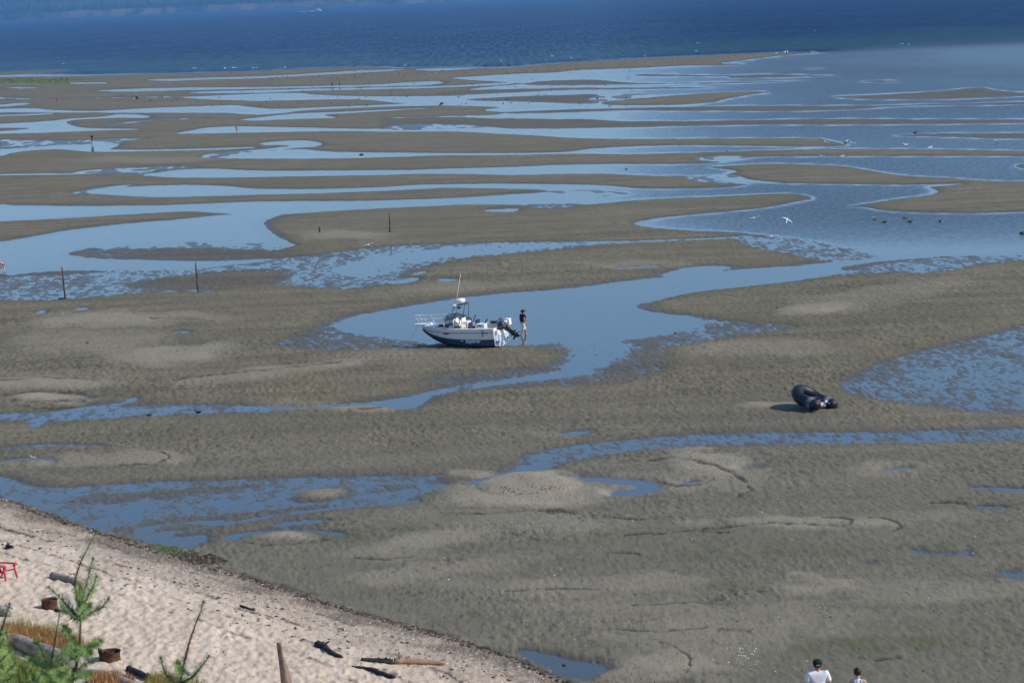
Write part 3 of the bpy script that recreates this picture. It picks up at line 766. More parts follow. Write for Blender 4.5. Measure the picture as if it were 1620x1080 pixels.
# ================================================================== WATER
def water_material():
    M = bpy.data.materials.new('sea_water')
    M.use_nodes = True
    nt = M.node_tree
    L = nt.links.new
    P = nt.nodes['Principled BSDF']
    geo = N(nt, 'NewGeometry')
    at = N(nt, 'Attribute', attribute_name='state')     # open sea, shoal, ruffled
    sp = N(nt, 'SeparateColor'); L(at.outputs['Color'], sp.inputs[0])
    sea, shoal, ruf = sp.outputs
    def noise(scale, detail, sc):
        mp = N(nt, 'Mapping'); mp.inputs['Scale'].default_value = sc
        L(geo.outputs['Position'], mp.inputs[0])
        n = N(nt, 'TexNoise'); n.inputs['Scale'].default_value = scale; n.inputs['Detail'].default_value = detail
        L(mp.outputs[0], n.inputs['Vector']); return n.outputs[0]
    def mth(op, a, b):
        n = N(nt, 'Math', operation=op)
        for i, k in enumerate((a, b)):
            if isinstance(k, (int, float)): n.inputs[i].default_value = k
            else: L(k, n.inputs[i])
        return n.outputs[0]
    def rng(s, a, b, c=0, d=1):
        r = N(nt, 'MapRange'); r.interpolation_type = 'SMOOTHSTEP'
        for i, k in enumerate((a, b, c, d)): r.inputs[1 + i].default_value = k
        L(s, r.inputs[0]); return r.outputs[0]
    def mix(f, a, b):
        n = N(nt, 'Mix'); n.data_type = 'RGBA'
        for sock, k in ((n.inputs[0], f), (n.inputs[6], a), (n.inputs[7], b)):
            if isinstance(k, tuple): sock.default_value = (*k, 1)
            else: L(k, sock)
        return n.outputs[2]
    gust = noise(.02, 5, (1, .3, 1))
    chop = noise(.75, 3, (1, .028, 1))
    chip = noise(3.6, 3, (1, .13, 1))
    rip = noise(1.6, 3, (1, .55, 1))
    swell = noise(.22, 3, (.6, .35, 1))
    c = mix(mth('MULTIPLY', ruf, rng(chip, .42, .6)), (.080, .086, .088), (.034, .060, .078))
    c = mix(mth('MULTIPLY', ruf, .5), c, (.045, .068, .084))
    c = mix(sea, c, mix(rng(chop, .38, .62), (.002, .013, .045), (.007, .036, .095)))
    c = mix(shoal, c, (.03, .085, .10))
    L(c, P.inputs['Base Color'])
    P.inputs['IOR'].default_value = 1.333
    r = mth('ADD', .03, mth('MULTIPLY', ruf, rng(gust, .3, .7, .30, .42)))
    r = mth('ADD', r, mth('MULTIPLY', sea, rng(chop, .3, .7, .40, .30)))
    r = mth('ADD', r, mth('MULTIPLY', ruf, rng(chip, .4, .6, -.03, .03)))
    L(mth('SUBTRACT', .5, mth('ADD', mth('MULTIPLY', sea, .22), mth('MULTIPLY', ruf, .13))), P.inputs['Specular IOR Level'])
    L(r, P.inputs['Roughness'])
    b = N(nt, 'Bump')
    b.inputs['Strength'].default_value = 1
    L(mth('ADD', mth('MULTIPLY', ruf, .006), mth('MULTIPLY', sea, .06)), b.inputs['Distance'])
    hh = mth('ADD', mth('MULTIPLY', rip, .5), mth('MULTIPLY', chop, 1.0))
    L(hh, b.inputs['Height'])
    L(b.outputs[0], P.inputs['Normal'])
    # clear shallow water: mirror over the sand bed
    gl = N(nt, 'BsdfGlossy'); gl.inputs['Roughness'].default_value = .07
    tr = N(nt, 'BsdfTransparent'); tr.inputs['Color'].default_value = (.80, .84, .84, 1)
    mu = N(nt, 'BsdfDiffuse'); mu.inputs['Color'].default_value = (.105, .117, .117, 1)
    fr = N(nt, 'Fresnel'); fr.inputs['IOR'].default_value = 1.333
    L(b.outputs[0], gl.inputs['Normal'])
    bed = N(nt, 'MixShader'); bed.inputs[0].default_value = .55
    L(tr.outputs[0], bed.inputs[1]); L(mu.outputs[0], bed.inputs[2])
    cl = N(nt, 'MixShader')
    L(fr.outputs[0], cl.inputs[0]); L(bed.outputs[0], cl.inputs[1]); L(gl.outputs[0], cl.inputs[2])
    fin = N(nt, 'MixShader')
    L(rng(mth('MAXIMUM', ruf, sea), .1, .6), fin.inputs[0])
    L(cl.outputs[0], fin.inputs[1]); L(P.outputs[0], fin.inputs[2])
    L(fin.outputs[0], nt.nodes['Material Output'].inputs['Surface'])
    return M
WATER = water_material()
SEA_RIM = [(-600,134),(0,117),(160,118),(300,115.5),(405,113),(500,107.5),(590,105.5),(690,108),(760,106.5),(810,105.5),(890,99),(980,94),(1100,88.3),(1215,83.3),(1300,81.8),(1420,76),(1620,67),(2220,38)]
tw = np.concatenate([np.geomspace(5.4, 60, 40), np.arange(62, 420, 3.0), np.arange(420, 1400, 9.0)])
rW = FOC * EYE / tw
cW = np.concatenate([np.linspace(-9000, -2300, 14), np.linspace(-2200, -920, 34), np.arange(-900, 901, 6.0), np.linspace(920, 2200, 34), np.linspace(2300, 9000, 14)])
WX = rW[:, None] * cW[None, :] / FOC
WY = np.repeat(rW[:, None], len(cW), axis=1)
wp, wq = sight(WX, WY, 0 * WX)
rim = np.interp(wp, [p[0] for p in SEA_RIM], [p[1] for p in SEA_RIM])
up = rim - wq                                  # how far out past the rim of the flats
wv = sample(WIDE, wp, wq)
kk = sstep(1280, 1420, wp)
seam = sstep(0, 1, (up + 3 + 5 * kk) / (4.5 + 14 * kk))
shoalm = sstep(0, 6, up) * sstep(40, 8, up + 10 * (fbm(WX / 60, WY / 200, 7, 3) - .5)) * .55
rufm = np.clip(sstep(750, 1250, wp) * sstep(440, 330, wq), 0, 1) * sstep(.0, -.8, wv) * 1.0
rufm = np.maximum(rufm, .35 * sstep(-.55, -.95, wv) * sstep(480, 380, wq))
rufm = np.maximum(rufm, .12)
wat = np_mesh('water', np.stack([WX, WY, 0 * WX], -1).reshape(-1, 3), grid_quads(*WX.shape), WATER)
tag(wat, kind='structure')
set_attr(wat, 'state', np.stack([seam, shoalm, rufm, 0 * rufm + 1], -1))

# ------------------------------------------------------------------ far shore
def far_shore():
    nx, ny = 360, 40
    th = np.linspace(-.62, .40, nx)
    Hs, Vs, cs = [], [], []
    D0 = 8350
    for j in range(ny):
        f = j / (ny - 1)
        Dj = D0 + 2600 * f ** 1.3
        x = np.sin(th) * Dj
        y = np.cos(th) * Dj + 0 * x
        coast = (fbm(th * 40, 0 * th + 3, 101, 4) - .5) * 260 * (1 - f)
        ridge = 110 + 110 * fbm(th * 7, 0 * th, 103, 3) * sstep(.42, .1, th)
        h = ridge * sstep(0, 1, f) * 1.0 + 22 * sstep(0, .03, f) + 60 * (fbm(x / 420, y / 420, 105, 4) - .5) * sstep(0, .3, f)
        if j == 0: h = 0 * h - 3
        Hs.append(np.stack([x, y + coast, h], -1))
        cs.append(np.stack([sstep(.09, .015, f + .05 * (fbm(x / 150, y / 150, 107, 3) - .5)) + 0 * x, 0 * x, 0 * x, 0 * x + 1], -1))
    co = np.array(Hs).reshape(-1, 3)
    M = bpy.data.materials.new('far_hillside')
    M.use_nodes = True
    nt = M.node_tree
    P = nt.nodes['Principled BSDF']
    at = N(nt, 'Attribute', attribute_name='rock')
    geo = N(nt, 'NewGeometry')
    n = N(nt, 'TexNoise'); n.inputs['Scale'].default_value = .02; n.inputs['Detail'].default_value = 6
    nt.links.new(geo.outputs['Position'], n.inputs['Vector'])
    mx = N(nt, 'Mix'); mx.data_type = 'RGBA'
    mx.inputs[6].default_value = (.022, .034, .014, 1); mx.inputs[7].default_value = (.075, .078, .034, 1)
    rp = N(nt, 'MapRange'); rp.inputs[1].default_value, rp.inputs[2].default_value = .35, .7
    nt.links.new(n.outputs[0], rp.inputs[0]); nt.links.new(rp.outputs[0], mx.inputs[0])
    m2 = N(nt, 'Mix'); m2.data_type = 'RGBA'
    m2.inputs[7].default_value = (.105, .082, .068, 1)
    sp = N(nt, 'SeparateColor'); nt.links.new(at.outputs['Color'], sp.inputs[0])
    r2 = N(nt, 'MapRange'); r2.inputs[1].default_value, r2.inputs[2].default_value = .42, .56
    nt.links.new(n.outputs[0], r2.inputs[0])
    ml = N(nt, 'Math', operation='MULTIPLY'); nt.links.new(sp.outputs[0], ml.inputs[0]); nt.links.new(r2.outputs[0], ml.inputs[1])
    nt.links.new(ml.outputs[0], m2.inputs[0]); nt.links.new(mx.outputs[2], m2.inputs[6])
    nt.links.new(m2.outputs[2], P.inputs['Base Color'])
    P.inputs['Roughness'].default_value = .95
    P.inputs['Specular IOR Level'].default_value = .1
    o = np_mesh('hills', co, grid_quads(ny, nx), M)
    set_attr(o, 'rock', np.array(cs))
    tag(o, kind='structure')
    # conifers of the far wood: simple five-sided cones
    rs = np.random.RandomState(4)
    n_t = 22000
    ti = rs.rand(n_t) ** 1.0 * (nx - 2)
    tj = 1.0 + rs.rand(n_t) ** 1.6 * 20
    keep = (np.take(th, ti.astype(int)) > -.36) & (np.take(th, ti.astype(int)) < .06)
    ti, tj = ti[keep], tj[keep]
    G = np.array(Hs)
    i0, j0 = ti.astype(int), tj.astype(int)
    fi, fj = (ti - i0)[:, None], (tj - j0)[:, None]
    p = (G[j0, i0] * (1 - fi) + G[j0, i0 + 1] * fi) * (1 - fj) + (G[j0 + 1, i0] * (1 - fi) + G[j0 + 1, i0 + 1] * fi) * fj
    k = len(p)
    hgt = rs.uniform(7, 15, k); rad = hgt * rs.uniform(.2, .34, k)
    an = np.arange(5) * 2 * math.pi / 5
    base = p[:, None, :] + np.stack([np.cos(an)[None] * rad[:, None], np.sin(an)[None] * rad[:, None], np.full((k, 5), -2.0)], -1)
    tip = p + np.stack([0 * hgt, 0 * hgt, hgt], -1)
    co = np.concatenate([base, tip[:, None]], 1).reshape(-1, 3)
    b = np.arange(k)[:, None] * 6
    q = np.stack([np.stack([b[:, 0] + i, b[:, 0] + (i + 1) % 5, b[:, 0] + 5], -1) for i in range(5)], 1).reshape(-1, 3)
    w = np_mesh('far_wood', co, q, mat('far_conifer', (.026, .042, .016), .9, .1, var=.6, vscale=.012), smooth=False)
    tag(w, kind='stuff')
far_shore()

# ------------------------------------------------------------------ air over the strait
def haze():
    M = bpy.data.materials.new('haze_air')
    M.use_nodes = True
    nt = M.node_tree
    nt.nodes.remove(nt.nodes['Principled BSDF'])
    pv = N(nt, 'VolumePrincipled')
    pv.inputs['Color'].default_value = (.20, .52, 1, 1)
    pv.inputs['Density'].default_value = HAZE_DENSITY
    pv.inputs['Anisotropy'].default_value = .1
    nt.links.new(pv.outputs[0], nt.nodes['Material Output'].inputs['Volume'])
    b = MB()
    b.box((0, 7500, 177), (64000, 16400, 366))
    o = b.build('haze', M)
    tag(o, kind='stuff')
HAZE_DENSITY = 9.0e-5
haze()
# ================================================================== MATERIALS OF THE THINGS
GEL = mat('white_gelcoat', (.78, .77, .74), .28, .5, var=.05, vscale=3)
CREAM = mat('cream_gelcoat', (.72, .67, .55), .4, .5, var=.06, vscale=3)
NAVY = mat('blue_hull_paint', (.030, .054, .098), .3, .5, var=.2, vscale=2.5)
ANTIF = mat('black_bottom_paint', (.012, .012, .014), .7, .3, var=.4, vscale=6)
BLACK = mat('black_plastic', (.012, .012, .013), .45, .5, var=.2, vscale=8)
RUBBER = mat('black_rubber', (.009, .010, .013), .5, .35, var=.25, vscale=5, bump=.2, bscale=9)
STEEL = mat('stainless_tube', (.62, .63, .64), .25, .5, 1.0)
RAIL = mat('polished_rail', (.62, .63, .63), .35, .6)
DKTUBE = mat('dark_tube', (.055, .06, .07), .4, .5, .4)
SILVER = mat('silver_cowl_paint', (.30, .31, .33), .3, .5, .55, var=.1, vscale=5)
CHAR = mat('charcoal_paint', (.035, .037, .042), .4, .5, .1)
VINYL = mat('navy_vinyl', (.022, .035, .085), .5, .4, var=.2, vscale=8)
GLASS = mat('tinted_glass', (.30, .36, .40), .04, .5, Transmission_Weight=.75)
PALE = mat('pale_blue_paint', (.45, .52, .62), .4, .5)
LETTER = mat('lettering_silver', (.85, .88, .92), .5, .4)
INK = mat('lettering_black', (.012, .012, .014), .5, .4)
ROPE = mat('rope', (.35, .33, .28), .9, .2)
GREYP = mat('grey_patch', (.16, .165, .175), .6, .4)
WHITEP = mat('white_patch', (.75, .75, .76), .5, .4)
REDP = mat('red_stripe', (.45, .02, .02), .5, .4)
BLUEP = mat('blue_stripe', (.06, .18, .45), .5, .4)
REDPL = mat('red_plastic', (.52, .018, .022), .4, .45, var=.12, vscale=5)
RUST = mat('rusty_steel', (.10, .040, .024), .85, .3, .2, var=.5, vscale=9, bump=.5, bscale=40)
ASH = mat('ash', (.25, .22, .19), .95, .1, var=.4, vscale=12)
WOOD = mat('weathered_wood', (.27, .24, .205), .85, .2, var=.35, vscale=6, bump=.8, bscale=30)
BROWNW = mat('brown_driftwood', (.27, .17, .10), .85, .2, var=.35, vscale=7, bump=.6, bscale=30)
CHARW = mat('charred_wood', (.035, .033, .033), .9, .2, var=.7, vscale=9, bump=.8, bscale=25)
PILE = mat('rusty_piling', (.15, .065, .042), .85, .2, var=.4, vscale=4, bump=.5, bscale=20)
PILED = mat('wet_piling', (.06, .045, .034), .7, .3, var=.4, vscale=6)
SKIN = mat('skin', (.52, .30, .21), .55, .35, var=.08, vscale=9)
SKINT = mat('tanned_skin', (.38, .19, .12), .55, .35, var=.08, vscale=9)
HAIR = mat('dark_hair', (.018, .013, .011), .6, .4, var=.3, vscale=30)
BLKCL = mat('black_cloth', (.014, .015, .018), .85, .2, var=.2, vscale=12)
WHCL = mat('white_cloth', (.80, .80, .82), .85, .2, var=.05, vscale=9)
CRCL = mat('cream_cloth', (.70, .64, .55), .85, .2, var=.08, vscale=9)
DBLUE = mat('dark_blue_cloth', (.02, .03, .07), .85, .2, var=.2, vscale=12)
LBLUE = mat('light_blue_cloth', (.22, .50, .66), .85, .2, var=.1, vscale=12)
PINK = mat('pink_cloth', (.62, .22, .24), .85, .2, var=.1, vscale=12)
REDCL = mat('red_cloth', (.50, .035, .045), .85, .2, var=.1, vscale=12)
GREYCL = mat('grey_cloth', (.20, .20, .22), .85, .2, var=.15, vscale=12)
FEAW = mat('white_feathers', (.80, .80, .80), .8, .2, var=.04, vscale=14)
FEAG = mat('grey_feathers', (.36, .37, .40), .8, .2, var=.1, vscale=14)
FEAB = mat('black_feathers', (.012, .012, .015), .6, .3, var=.3, vscale=14)
FEAN = mat('brown_feathers', (.22, .15, .09), .8, .2, var=.35, vscale=22)
BILL = mat('yellow_bill', (.60, .36, .05), .5, .4)
PLEG = mat('bird_leg', (.35, .20, .12), .6, .3)
STONE = mat('dark_stone', (.045, .042, .038), .8, .3, var=.5, vscale=5)
SHELL = mat('white_shell', (.78, .76, .70), .6, .3)
KELP = mat('dry_kelp', (.050, .032, .018), .8, .3, var=.5, vscale=5)
ULVA = mat('green_weed', (.070, .098, .026), .6, .4, var=.5, vscale=4)
FOAM = mat('foam', (.82, .84, .86), .8, .3)

# ================================================================== POWERBOAT
def text_mesh(body, size, name, material, parent, mtx, shear=.25, depth=.004, bold=False):
    cu = bpy.data.curves.new('lettering', 'FONT')
    cu.body, cu.size, cu.shear, cu.extrude = body, size, shear, depth
    cu.align_x = 'CENTER'
    cu.resolution_u = 3
    if bold: cu.offset = size * .02
    t = bpy.data.objects.new('lettering', cu)
    COL.objects.link(t)
    bpy.context.view_layer.update()
    me = bpy.data.meshes.new_from_object(t.evaluated_get(bpy.context.evaluated_depsgraph_get()))
    bpy.data.objects.remove(t)
    bpy.data.curves.remove(cu)
    me.transform(mtx)
    me.materials.clear(); me.materials.append(material)
    me.name = name
    o = bpy.data.objects.new(name, me)
    COL.objects.link(o)
    o.parent = parent
    return o

def outboard(parent, name, at, tilt, cowl_mat, leg_mat, s=1.0, yaw=0, label=None):
    """motor hung on the transom; the leg swings aft by tilt"""
    T = Matrix.Translation(at) @ Matrix.Rotation(yaw, 4, 'Z') @ Matrix.Rotation(tilt, 4, 'Y') @ Matrix.Scale(s, 4)
    def tr(mb): mb.v = [tuple(T @ Vector(p)) for p in mb.v]; return mb
    c = MB()
    prof = [(-.05, .62, .42), (.06, .66, .46), (.24, .64, .46), (.40, .56, .40), (.50, .40, .30), (.53, .2, .16)]
    rings = []
    for z, lx, ly in prof:
        rings.append([Vector((-.24 - .05 * z + lx / 2 * (abs(math.cos(a)) ** .6) * math.copysign(1, math.cos(a)), ly / 2 * (abs(math.sin(a)) ** .6) * math.copysign(1, math.sin(a)), z)) for a in [2 * math.pi * k / 20 for k in range(20)]])
    c.loft(rings)
    o = tr(c).build(name, cowl_mat, parent)
    if label: o['label'] = label
    b = MB(); b.tube([(-.24, 0, .23), (-.24, 0, .20)], .001)
    st = MB()
    st.loft([[Vector((-.24 + .33 * (abs(math.cos(a)) ** .6) * math.copysign(1, math.cos(a)), .235 * (abs(math.sin(a)) ** .6) * math.copysign(1, math.sin(a)), z)) for a in [2 * math.pi * k / 20 for k in range(20)]] for z in (.10, .16)])
    tr(st).build('cowl_stripe', WHITEP if cowl_mat is SILVER else GREYP, o)
    l = MB()
    l.loft([[Vector((-.22 + lx / 2 * math.cos(a), ly / 2 * math.sin(a), z)) for a in [2 * math.pi * k / 12 for k in range(12)]] for z, lx, ly in ((0, .42, .30), (-.16, .36, .22), (-.34, .30, .13), (-.62, .26, .10))])
    l.box((-.26, 0, -.63), (.42, .26, .025))
    l.loft([[Vector((-.22 + lx / 2 * math.cos(a), ly / 2 * math.sin(a), z)) for a in [2 * math.pi * k / 10 for k in range(10)]] for z, lx, ly in ((-.62, .20, .07), (-.80, .18, .055))])
    tr(l).build('leg', leg_mat, o)
    g = MB()
    g.loft([[Vector((x, r * math.cos(a), -.80 + r * math.sin(a))) for a in [2 * math.pi * k / 12 for k in range(12)]] for x, r in ((.10, .01), (.03, .05), (-.15, .068), (-.35, .06), (-.46, .05))])
    g.prism([(-.12, -.012, -.85), (-.38, -.012, -.85), (-.38, -.012, -1.04), (-.30, -.012, -1.05)], (0, .024, 0))
    tr(g).build('gearcase', leg_mat, o)
    p = MB()
    p.tube([(-.46, 0, -.80), (-.60, 0, -.80)], [.05, .035], 10)
    for k in range(3):
        a = 2 * math.pi * k / 3
        u = Vector((0, math.cos(a), math.sin(a))); w = Vector((0, -math.sin(a), math.cos(a)))
        c0 = Vector((-.52, 0, -.80))
        p.prism([c0 + u * .04 - w * .03 + Vector((.04, 0, 0)), c0 + u * .12 - w * .085 + Vector((.05, 0, 0)), c0 + u * .17 + Vector((.0, 0, 0)), c0 + u * .13 + w * .07 - Vector((.05, 0, 0)), c0 + u * .04 + w * .03 - Vector((.04, 0, 0))], (.012, 0, 0))
    tr(p).build('propeller', STEEL if cowl_mat is SILVER else BLACK, o)
    return o

def powerboat(loc, yaw, pitch, roll):
    B = empty('powerboat', loc, (roll, pitch, yaw))
    tag(B, 'white and dark blue cabin powerboat stranded beside the large pool, radar arch on top', 'boat')
    #        x    bs    zs   bc   zc   zk   split
    ST = [(0.0, 1.02, 1.02, .95, .10, -.12, .44), (.8, 1.05, 1.02, .96, .10, -.13, .44), (1.6, 1.06, 1.025, .96, .11, -.13, .45), (2.4, 1.05, 1.035, .92, .15, -.12, .48), (3.1, 1.00, 1.055, .82, .24, -.08, .53), (3.7, .89, 1.08, .65, .37, .03, .59), (4.2, .72, 1.10, .47, .52, .20, .67), (4.6, .52, 1.12, .30, .66, .39, .75), (4.95, .28, 1.14, .13, .82, .62, .86), (5.2, .05, 1.16, .02, .97, .82, 1.0)]
    def at_z(s, z):
        x, bs, zs, bc, zc, zk, sp = s
        return bc + (bs - bc) * max(0, (z - zc) / (zs - zc)) ** .8
    up = MB(); lo = MB(); bt = MB(); tp = MB()
    for sg in (1, -1):
        up.loft([[Vector((s[0], sg * at_z(s, z), z)) for z in [s[2] + (s[6] - s[2]) * k / 4 for k in range(5)]] for s in ST], cap=False, closed_ring=False)
        lo.loft([[Vector((s[0], sg * at_z(s, z), z)) for z in [s[6] + (s[4] - s[6]) * k / 3 for k in range(4)]] for s in ST], cap=False, closed_ring=False)
        bt.loft([[Vector((s[0], sg * s[3], s[4])), Vector((s[0], sg * s[3] * .93, s[4] - .01)), Vector((s[0], sg * s[3] * .5, (s[4] + s[5]) / 2)), Vector((s[0], 0, s[5]))] for s in ST], cap=False, closed_ring=False)
    up.build('topsides', GEL, B)
    lo.build('blue_hull_side', NAVY, B)
    bt.build('hull_bottom', ANTIF, B)
    # gunwale caps, foredeck, cockpit liner
    g = MB()
    for sg in (1, -1):
        g.loft([[Vector((s[0], sg * (s[1] + .012), s[2] - .03)), Vector((s[0], sg * (s[1] + .012), s[2] + .02)), Vector((s[0], sg * (s[1] - .15), s[2] + .03)), Vector((s[0], sg * (s[1] - .15), s[2] - .03))] for s in ST[:5]], smooth=False)
    g.build('gunwale', GEL, B)
    r = MB()
    for sg in (1, -1):
        r.tube([(s[0], sg * (at_z(s, s[2] - .2) + .008), s[2] - .2) for s in ST], .014, 6)
    r.build('rub_rail', DKTUBE, B)
    r = MB()
    for sg in (1, -1):
        r.tube([(s[0], sg * (at_z(s, s[6]) + .004), s[6]) for s in ST], .010, 6)
    r.build('boot_stripe', BLACK, B)
    d = MB()
    d.loft([[Vector((x, y * b, z + .07 * (1 - y * y))) for y in (-1, -.6, -.2, .2, .6, 1)] for x, b, z in [(s[0], s[1], s[2] + .012) for s in ST[3:]]], cap=False, closed_ring=False)
    d.build('foredeck', GEL, B)
    c = MB()
    c.box((1.3, 0, .52), (2.4, 1.74, .03))
    for sg in (1, -1):
        c.box((1.3, sg * .885, .77), (2.4, .03, .50))
    c.build('cockpit_liner', CREAM, B)
    t = MB()
    def ring(y): return y
    for (y0, y1, z0, z1) in ((-1.0, -.42, .56, 1.03), (.42, 1.0, .56, 1.03), (-.42, .42, .56, .84)):
        t.box((.04, (y0 + y1) / 2, (z0 + z1) / 2), (.075, y1 - y0, z1 - z0))
    t.build('transom', GEL, B)
    t = MB()
    t.prism([(.0, -.97, .555), (.0, .97, .555), (.0, .95, .11), (0, .5, .0), (.0, 0, -.11), (0, -.5, .0), (.0, -.95, .11)], (.06, 0, 0))
    t.build('lower_transom', PALE, B)
    t = MB()
    t.prism([(-.004, .80, .50), (-.004, .74, .50), (-.004, .70, .27), (-.004, .84, .30)], (.002, 0, 0))
    t.build('transom_decal', INK, B)
    for y in (.66, -.62):
        t = MB(); t.prism([(-.25, y - .2, .21), (-.25, y + .2, .33 if y > 0 else .21), (0.0, y + .2, .35 if y > 0 else .23), (0, y - .2, .23)], (0, 0, .012)); t.build('trim_tab', STEEL, B)
    t = MB(); t.box((-.10, .72, .80), (.16, .28, .22)); t.build('transom_step', GEL, B, bevel=.02)
    # cuddy
    k = MB()
    k.loft([[Vector((x, -b, z0)), Vector((x, -b * .86, z1)), Vector((x, -b * .4, z1 + .03)), Vector((x, b * .4, z1 + .03)), Vector((x, b * .86, z1)), Vector((x, b, z0))] for x, b, z0, z1 in ((2.74, .86, 1.03, 1.30), (3.3, .80, 1.06, 1.30), (3.8, .66, 1.08, 1.26), (4.25, .45, 1.11, 1.18), (4.5, .26, 1.13, 1.15))])
    k.build('cuddy', GEL, B)
    for sg in (1, -1):
        w = MB()
        w.prism([(3.9, sg * .605, 1.13), (3.02, sg * .815, 1.11), (3.02, sg * .765, 1.27), (3.72, sg * .60, 1.25)], (0, sg * .02, 0))
        w.build('cuddy_window', BLACK, B)
    bh = MB()
    bh.box((2.70, .50, 1.06), (.07, .70, .98)); bh.box((2.70, -.56, 1.00), (.07, .58, .86))
    bh.box((2.52, -.55, .95), (.36, .55, .58))
    bh.build('bulkhead', GEL, B, bevel=.02)
    cn = MB(); cn.box((2.40, .52, .92), (.52, .56, .56), taper=(.85, .95)); cn.build('dashboard', CREAM, B, bevel=.02)
    hl = MB(); hl.box((2.735, .08, 1.0), (.03, .30, .72)); hl.build('cabin_hatch', BLACK, B)
    # windshield
    fr = MB()
    Wp = {}
    for sg in (1, -1):
        a, b_, c_, d_, e_, f_ = (4.02, 0, 1.25), (3.42, 0, 1.70), (3.62, sg * .66, 1.25), (3.14, sg * .60, 1.68), (2.30, sg * .86, 1.08), (2.36, sg * .84, 1.34)
        Wp[sg] = (a, b_, c_, d_, e_, f_)
        for p, q in ((a, c_), (b_, d_), (c_, d_), (d_, f_), (c_, e_), (e_, f_)):
            fr.tube([p, q], .018, 6)
    fr.tube([Wp[1][0], Wp[1][1]], .018, 6)
    wf = fr.build('windshield_frame', DKTUBE, B)
    for sg in (1, -1):
        a, b_, c_, d_, e_, f_ = Wp[sg]
        gq = MB(); gq.prism([a, c_, d_, b_], (.006, 0, .004)); gq.build('pane', GLASS, wf)
        gq = MB(); gq.prism([c_, e_, f_, d_], (0, sg * .006, 0)); gq.build('pane', GLASS, wf)
    # radar arch
    top = {}
    for sg in (1, -1):
        ar = MB()
        p1, p2 = Vector((3.02, sg * .93, 1.06)), Vector((2.62, sg * .95, 1.05))
        q1, q2 = Vector((2.62, sg * .74, 2.22)), Vector((2.38, sg * .74, 2.22))
        ar.tube([p1, q1], .019, 8); ar.tube([p2, q2], .019, 8)
        ar.tube([q1, q2], .022, 8)
        for f in (.42, .92):
            ar.tube([p1.lerp(q1, f), p2.lerp(q2, f)], .012, 6)
        ar.build('arch_ladder', DKTUBE, B)
        top[sg] = (q1, q2)
    ar = MB()
    for k in (0, 1):
        ar.tube([top[1][k], top[-1][k]], .02, 8)
    ar.box((2.5, 0, 2.25), (.30, .42, .03))
    ar.build('arch_beam', DKTUBE, B)
    rd = MB()
    rd.loft([[Vector((2.5 + r * math.cos(a), .05 + r * math.sin(a), z)) for a in [2 * math.pi * k / 24 for k in range(24)]] for z, r in ((2.34, .22), (2.36, .28), (2.50, .29), (2.56, .25), (2.58, .12))])
    rd.tube([(2.5, .05, 2.25), (2.5, .05, 2.35)], .07, 10)
    rd.build('radar_dome', GEL, B)
    an = MB()
    an.tube([(2.56, .62, 2.16), (2.555, .62, 2.30)], .035, 8)
    an.tube([(2.555, .62, 2.28), (2.40, .62, 2.75), (2.02, .62, 4.02)], [.019, .017, .011], 6)
    an.build('whip_antenna', GEL, B)
    for y in (.72, .52):
        lt = MB(); lt.ball((2.62, y, 2.29), .06, 10, 6); lt.build('deck_light', GEL, B)
    hn = MB(); hn.box((2.44, .42, 2.14), (.18, .16, .14)); hn.build('loudhailer', BLACK, B, bevel=.02)
    # bow pulpit and rails
    pl = MB()
    pl.loft([[Vector((x, -b, 1.17)), Vector((x, b, 1.17)), Vector((x, b, 1.22)), Vector((x, -b, 1.22))] for x, b in ((4.75, .24), (5.3, .20), (5.62, .15), (5.70, .06))], smooth=False)
    pl.build('pulpit', GEL, B)
    wl = MB(); wl.box((4.7, 0, 1.22), (.26, .2, .12)); wl.build('anchor_winch', GEL, B, bevel=.02)
    br = MB()
    for h, sgm in ((.42, 1), (.22, 1)):
        path = []
        for sg in (1, -1):
            side = [(3.25, sg * .84, 1.16 + h * .55), (3.8, sg * .78, 1.18 + h * .95), (4.4, sg * .58, 1.19 + h), (5.0, sg * .32, 1.22 + h), (5.62, sg * .14, 1.25 + h)]
            path += side if sg > 0 else side[::-1]
        br.tube(path, .014, 6)
    br.build('bow_rail', RAIL, B)
    for sg in (1, -1):
        for (x0, y0, x1, y1, z1) in ((3.3, .90, 3.3, .845, 1.40), (3.95, .80, 4.10, .68, 1.60), (4.62, .48, 4.80, .40, 1.62), (5.25, .17, 5.45, .185, 1.66)):
            s_ = MB(); s_.tube([(x0, sg * y0, 1.10), (x1, sg * y1, z1)], .015, 6); s_.build('stanchion', RAIL, B)
    rp = MB(); rp.tube([(5.55, 0, 1.17), (5.75, .02, .78), (6.05, .03, .34), (6.35, .05, .02)], .008, 5); rp.build('anchor_rope', ROPE, B)
    # seats and cockpit fittings
    for y in (.48, -.48):
        st = MB()
        st.box((1.98, y, .90), (.44, .44, .10)); st.box((1.76, y, 1.12), (.10, .44, .42), rot=(0, -.15, 0))
        s_ = st.build('helm_seat', VINYL, B, bevel=.03)
        st = MB(); st.tube([(1.96, y, .53), (1.96, y, .86)], .05, 10); st.build('pedestal', STEEL, s_)
    bx = MB(); bx.box((1.20, .18, .87), (.62, .42, .66)); bx.build('fish_box', GEL, B, bevel=.05)
    ha = MB(); ha.box((1.20, .40, 1.10), (.26, .02, .05)); ha.build('box_handle', BLACK, B)
    dr = MB(); dr.tube([(.92, .2, 1.2), (.86, .2, 1.32)], .03, 8); dr.box((.82, .2, 1.35), (.26, .07, .05), rot=(0, .8, 0)); dr.build('downrigger', BLACK, B)
    dr = MB(); dr.tube([(2.2, -.86, 1.1), (2.16, -.86, 1.36), (2.02, -.86, 1.52)], .03, 8); dr.build('rod_holder', BLACK, B)
    for i, x in enumerate((.30, .62, .95)):
        cu = MB(); cu.box((x, -.88, 1.10), (.29, .16, .13)); cu.build('bolster', VINYL, B, bevel=.025)
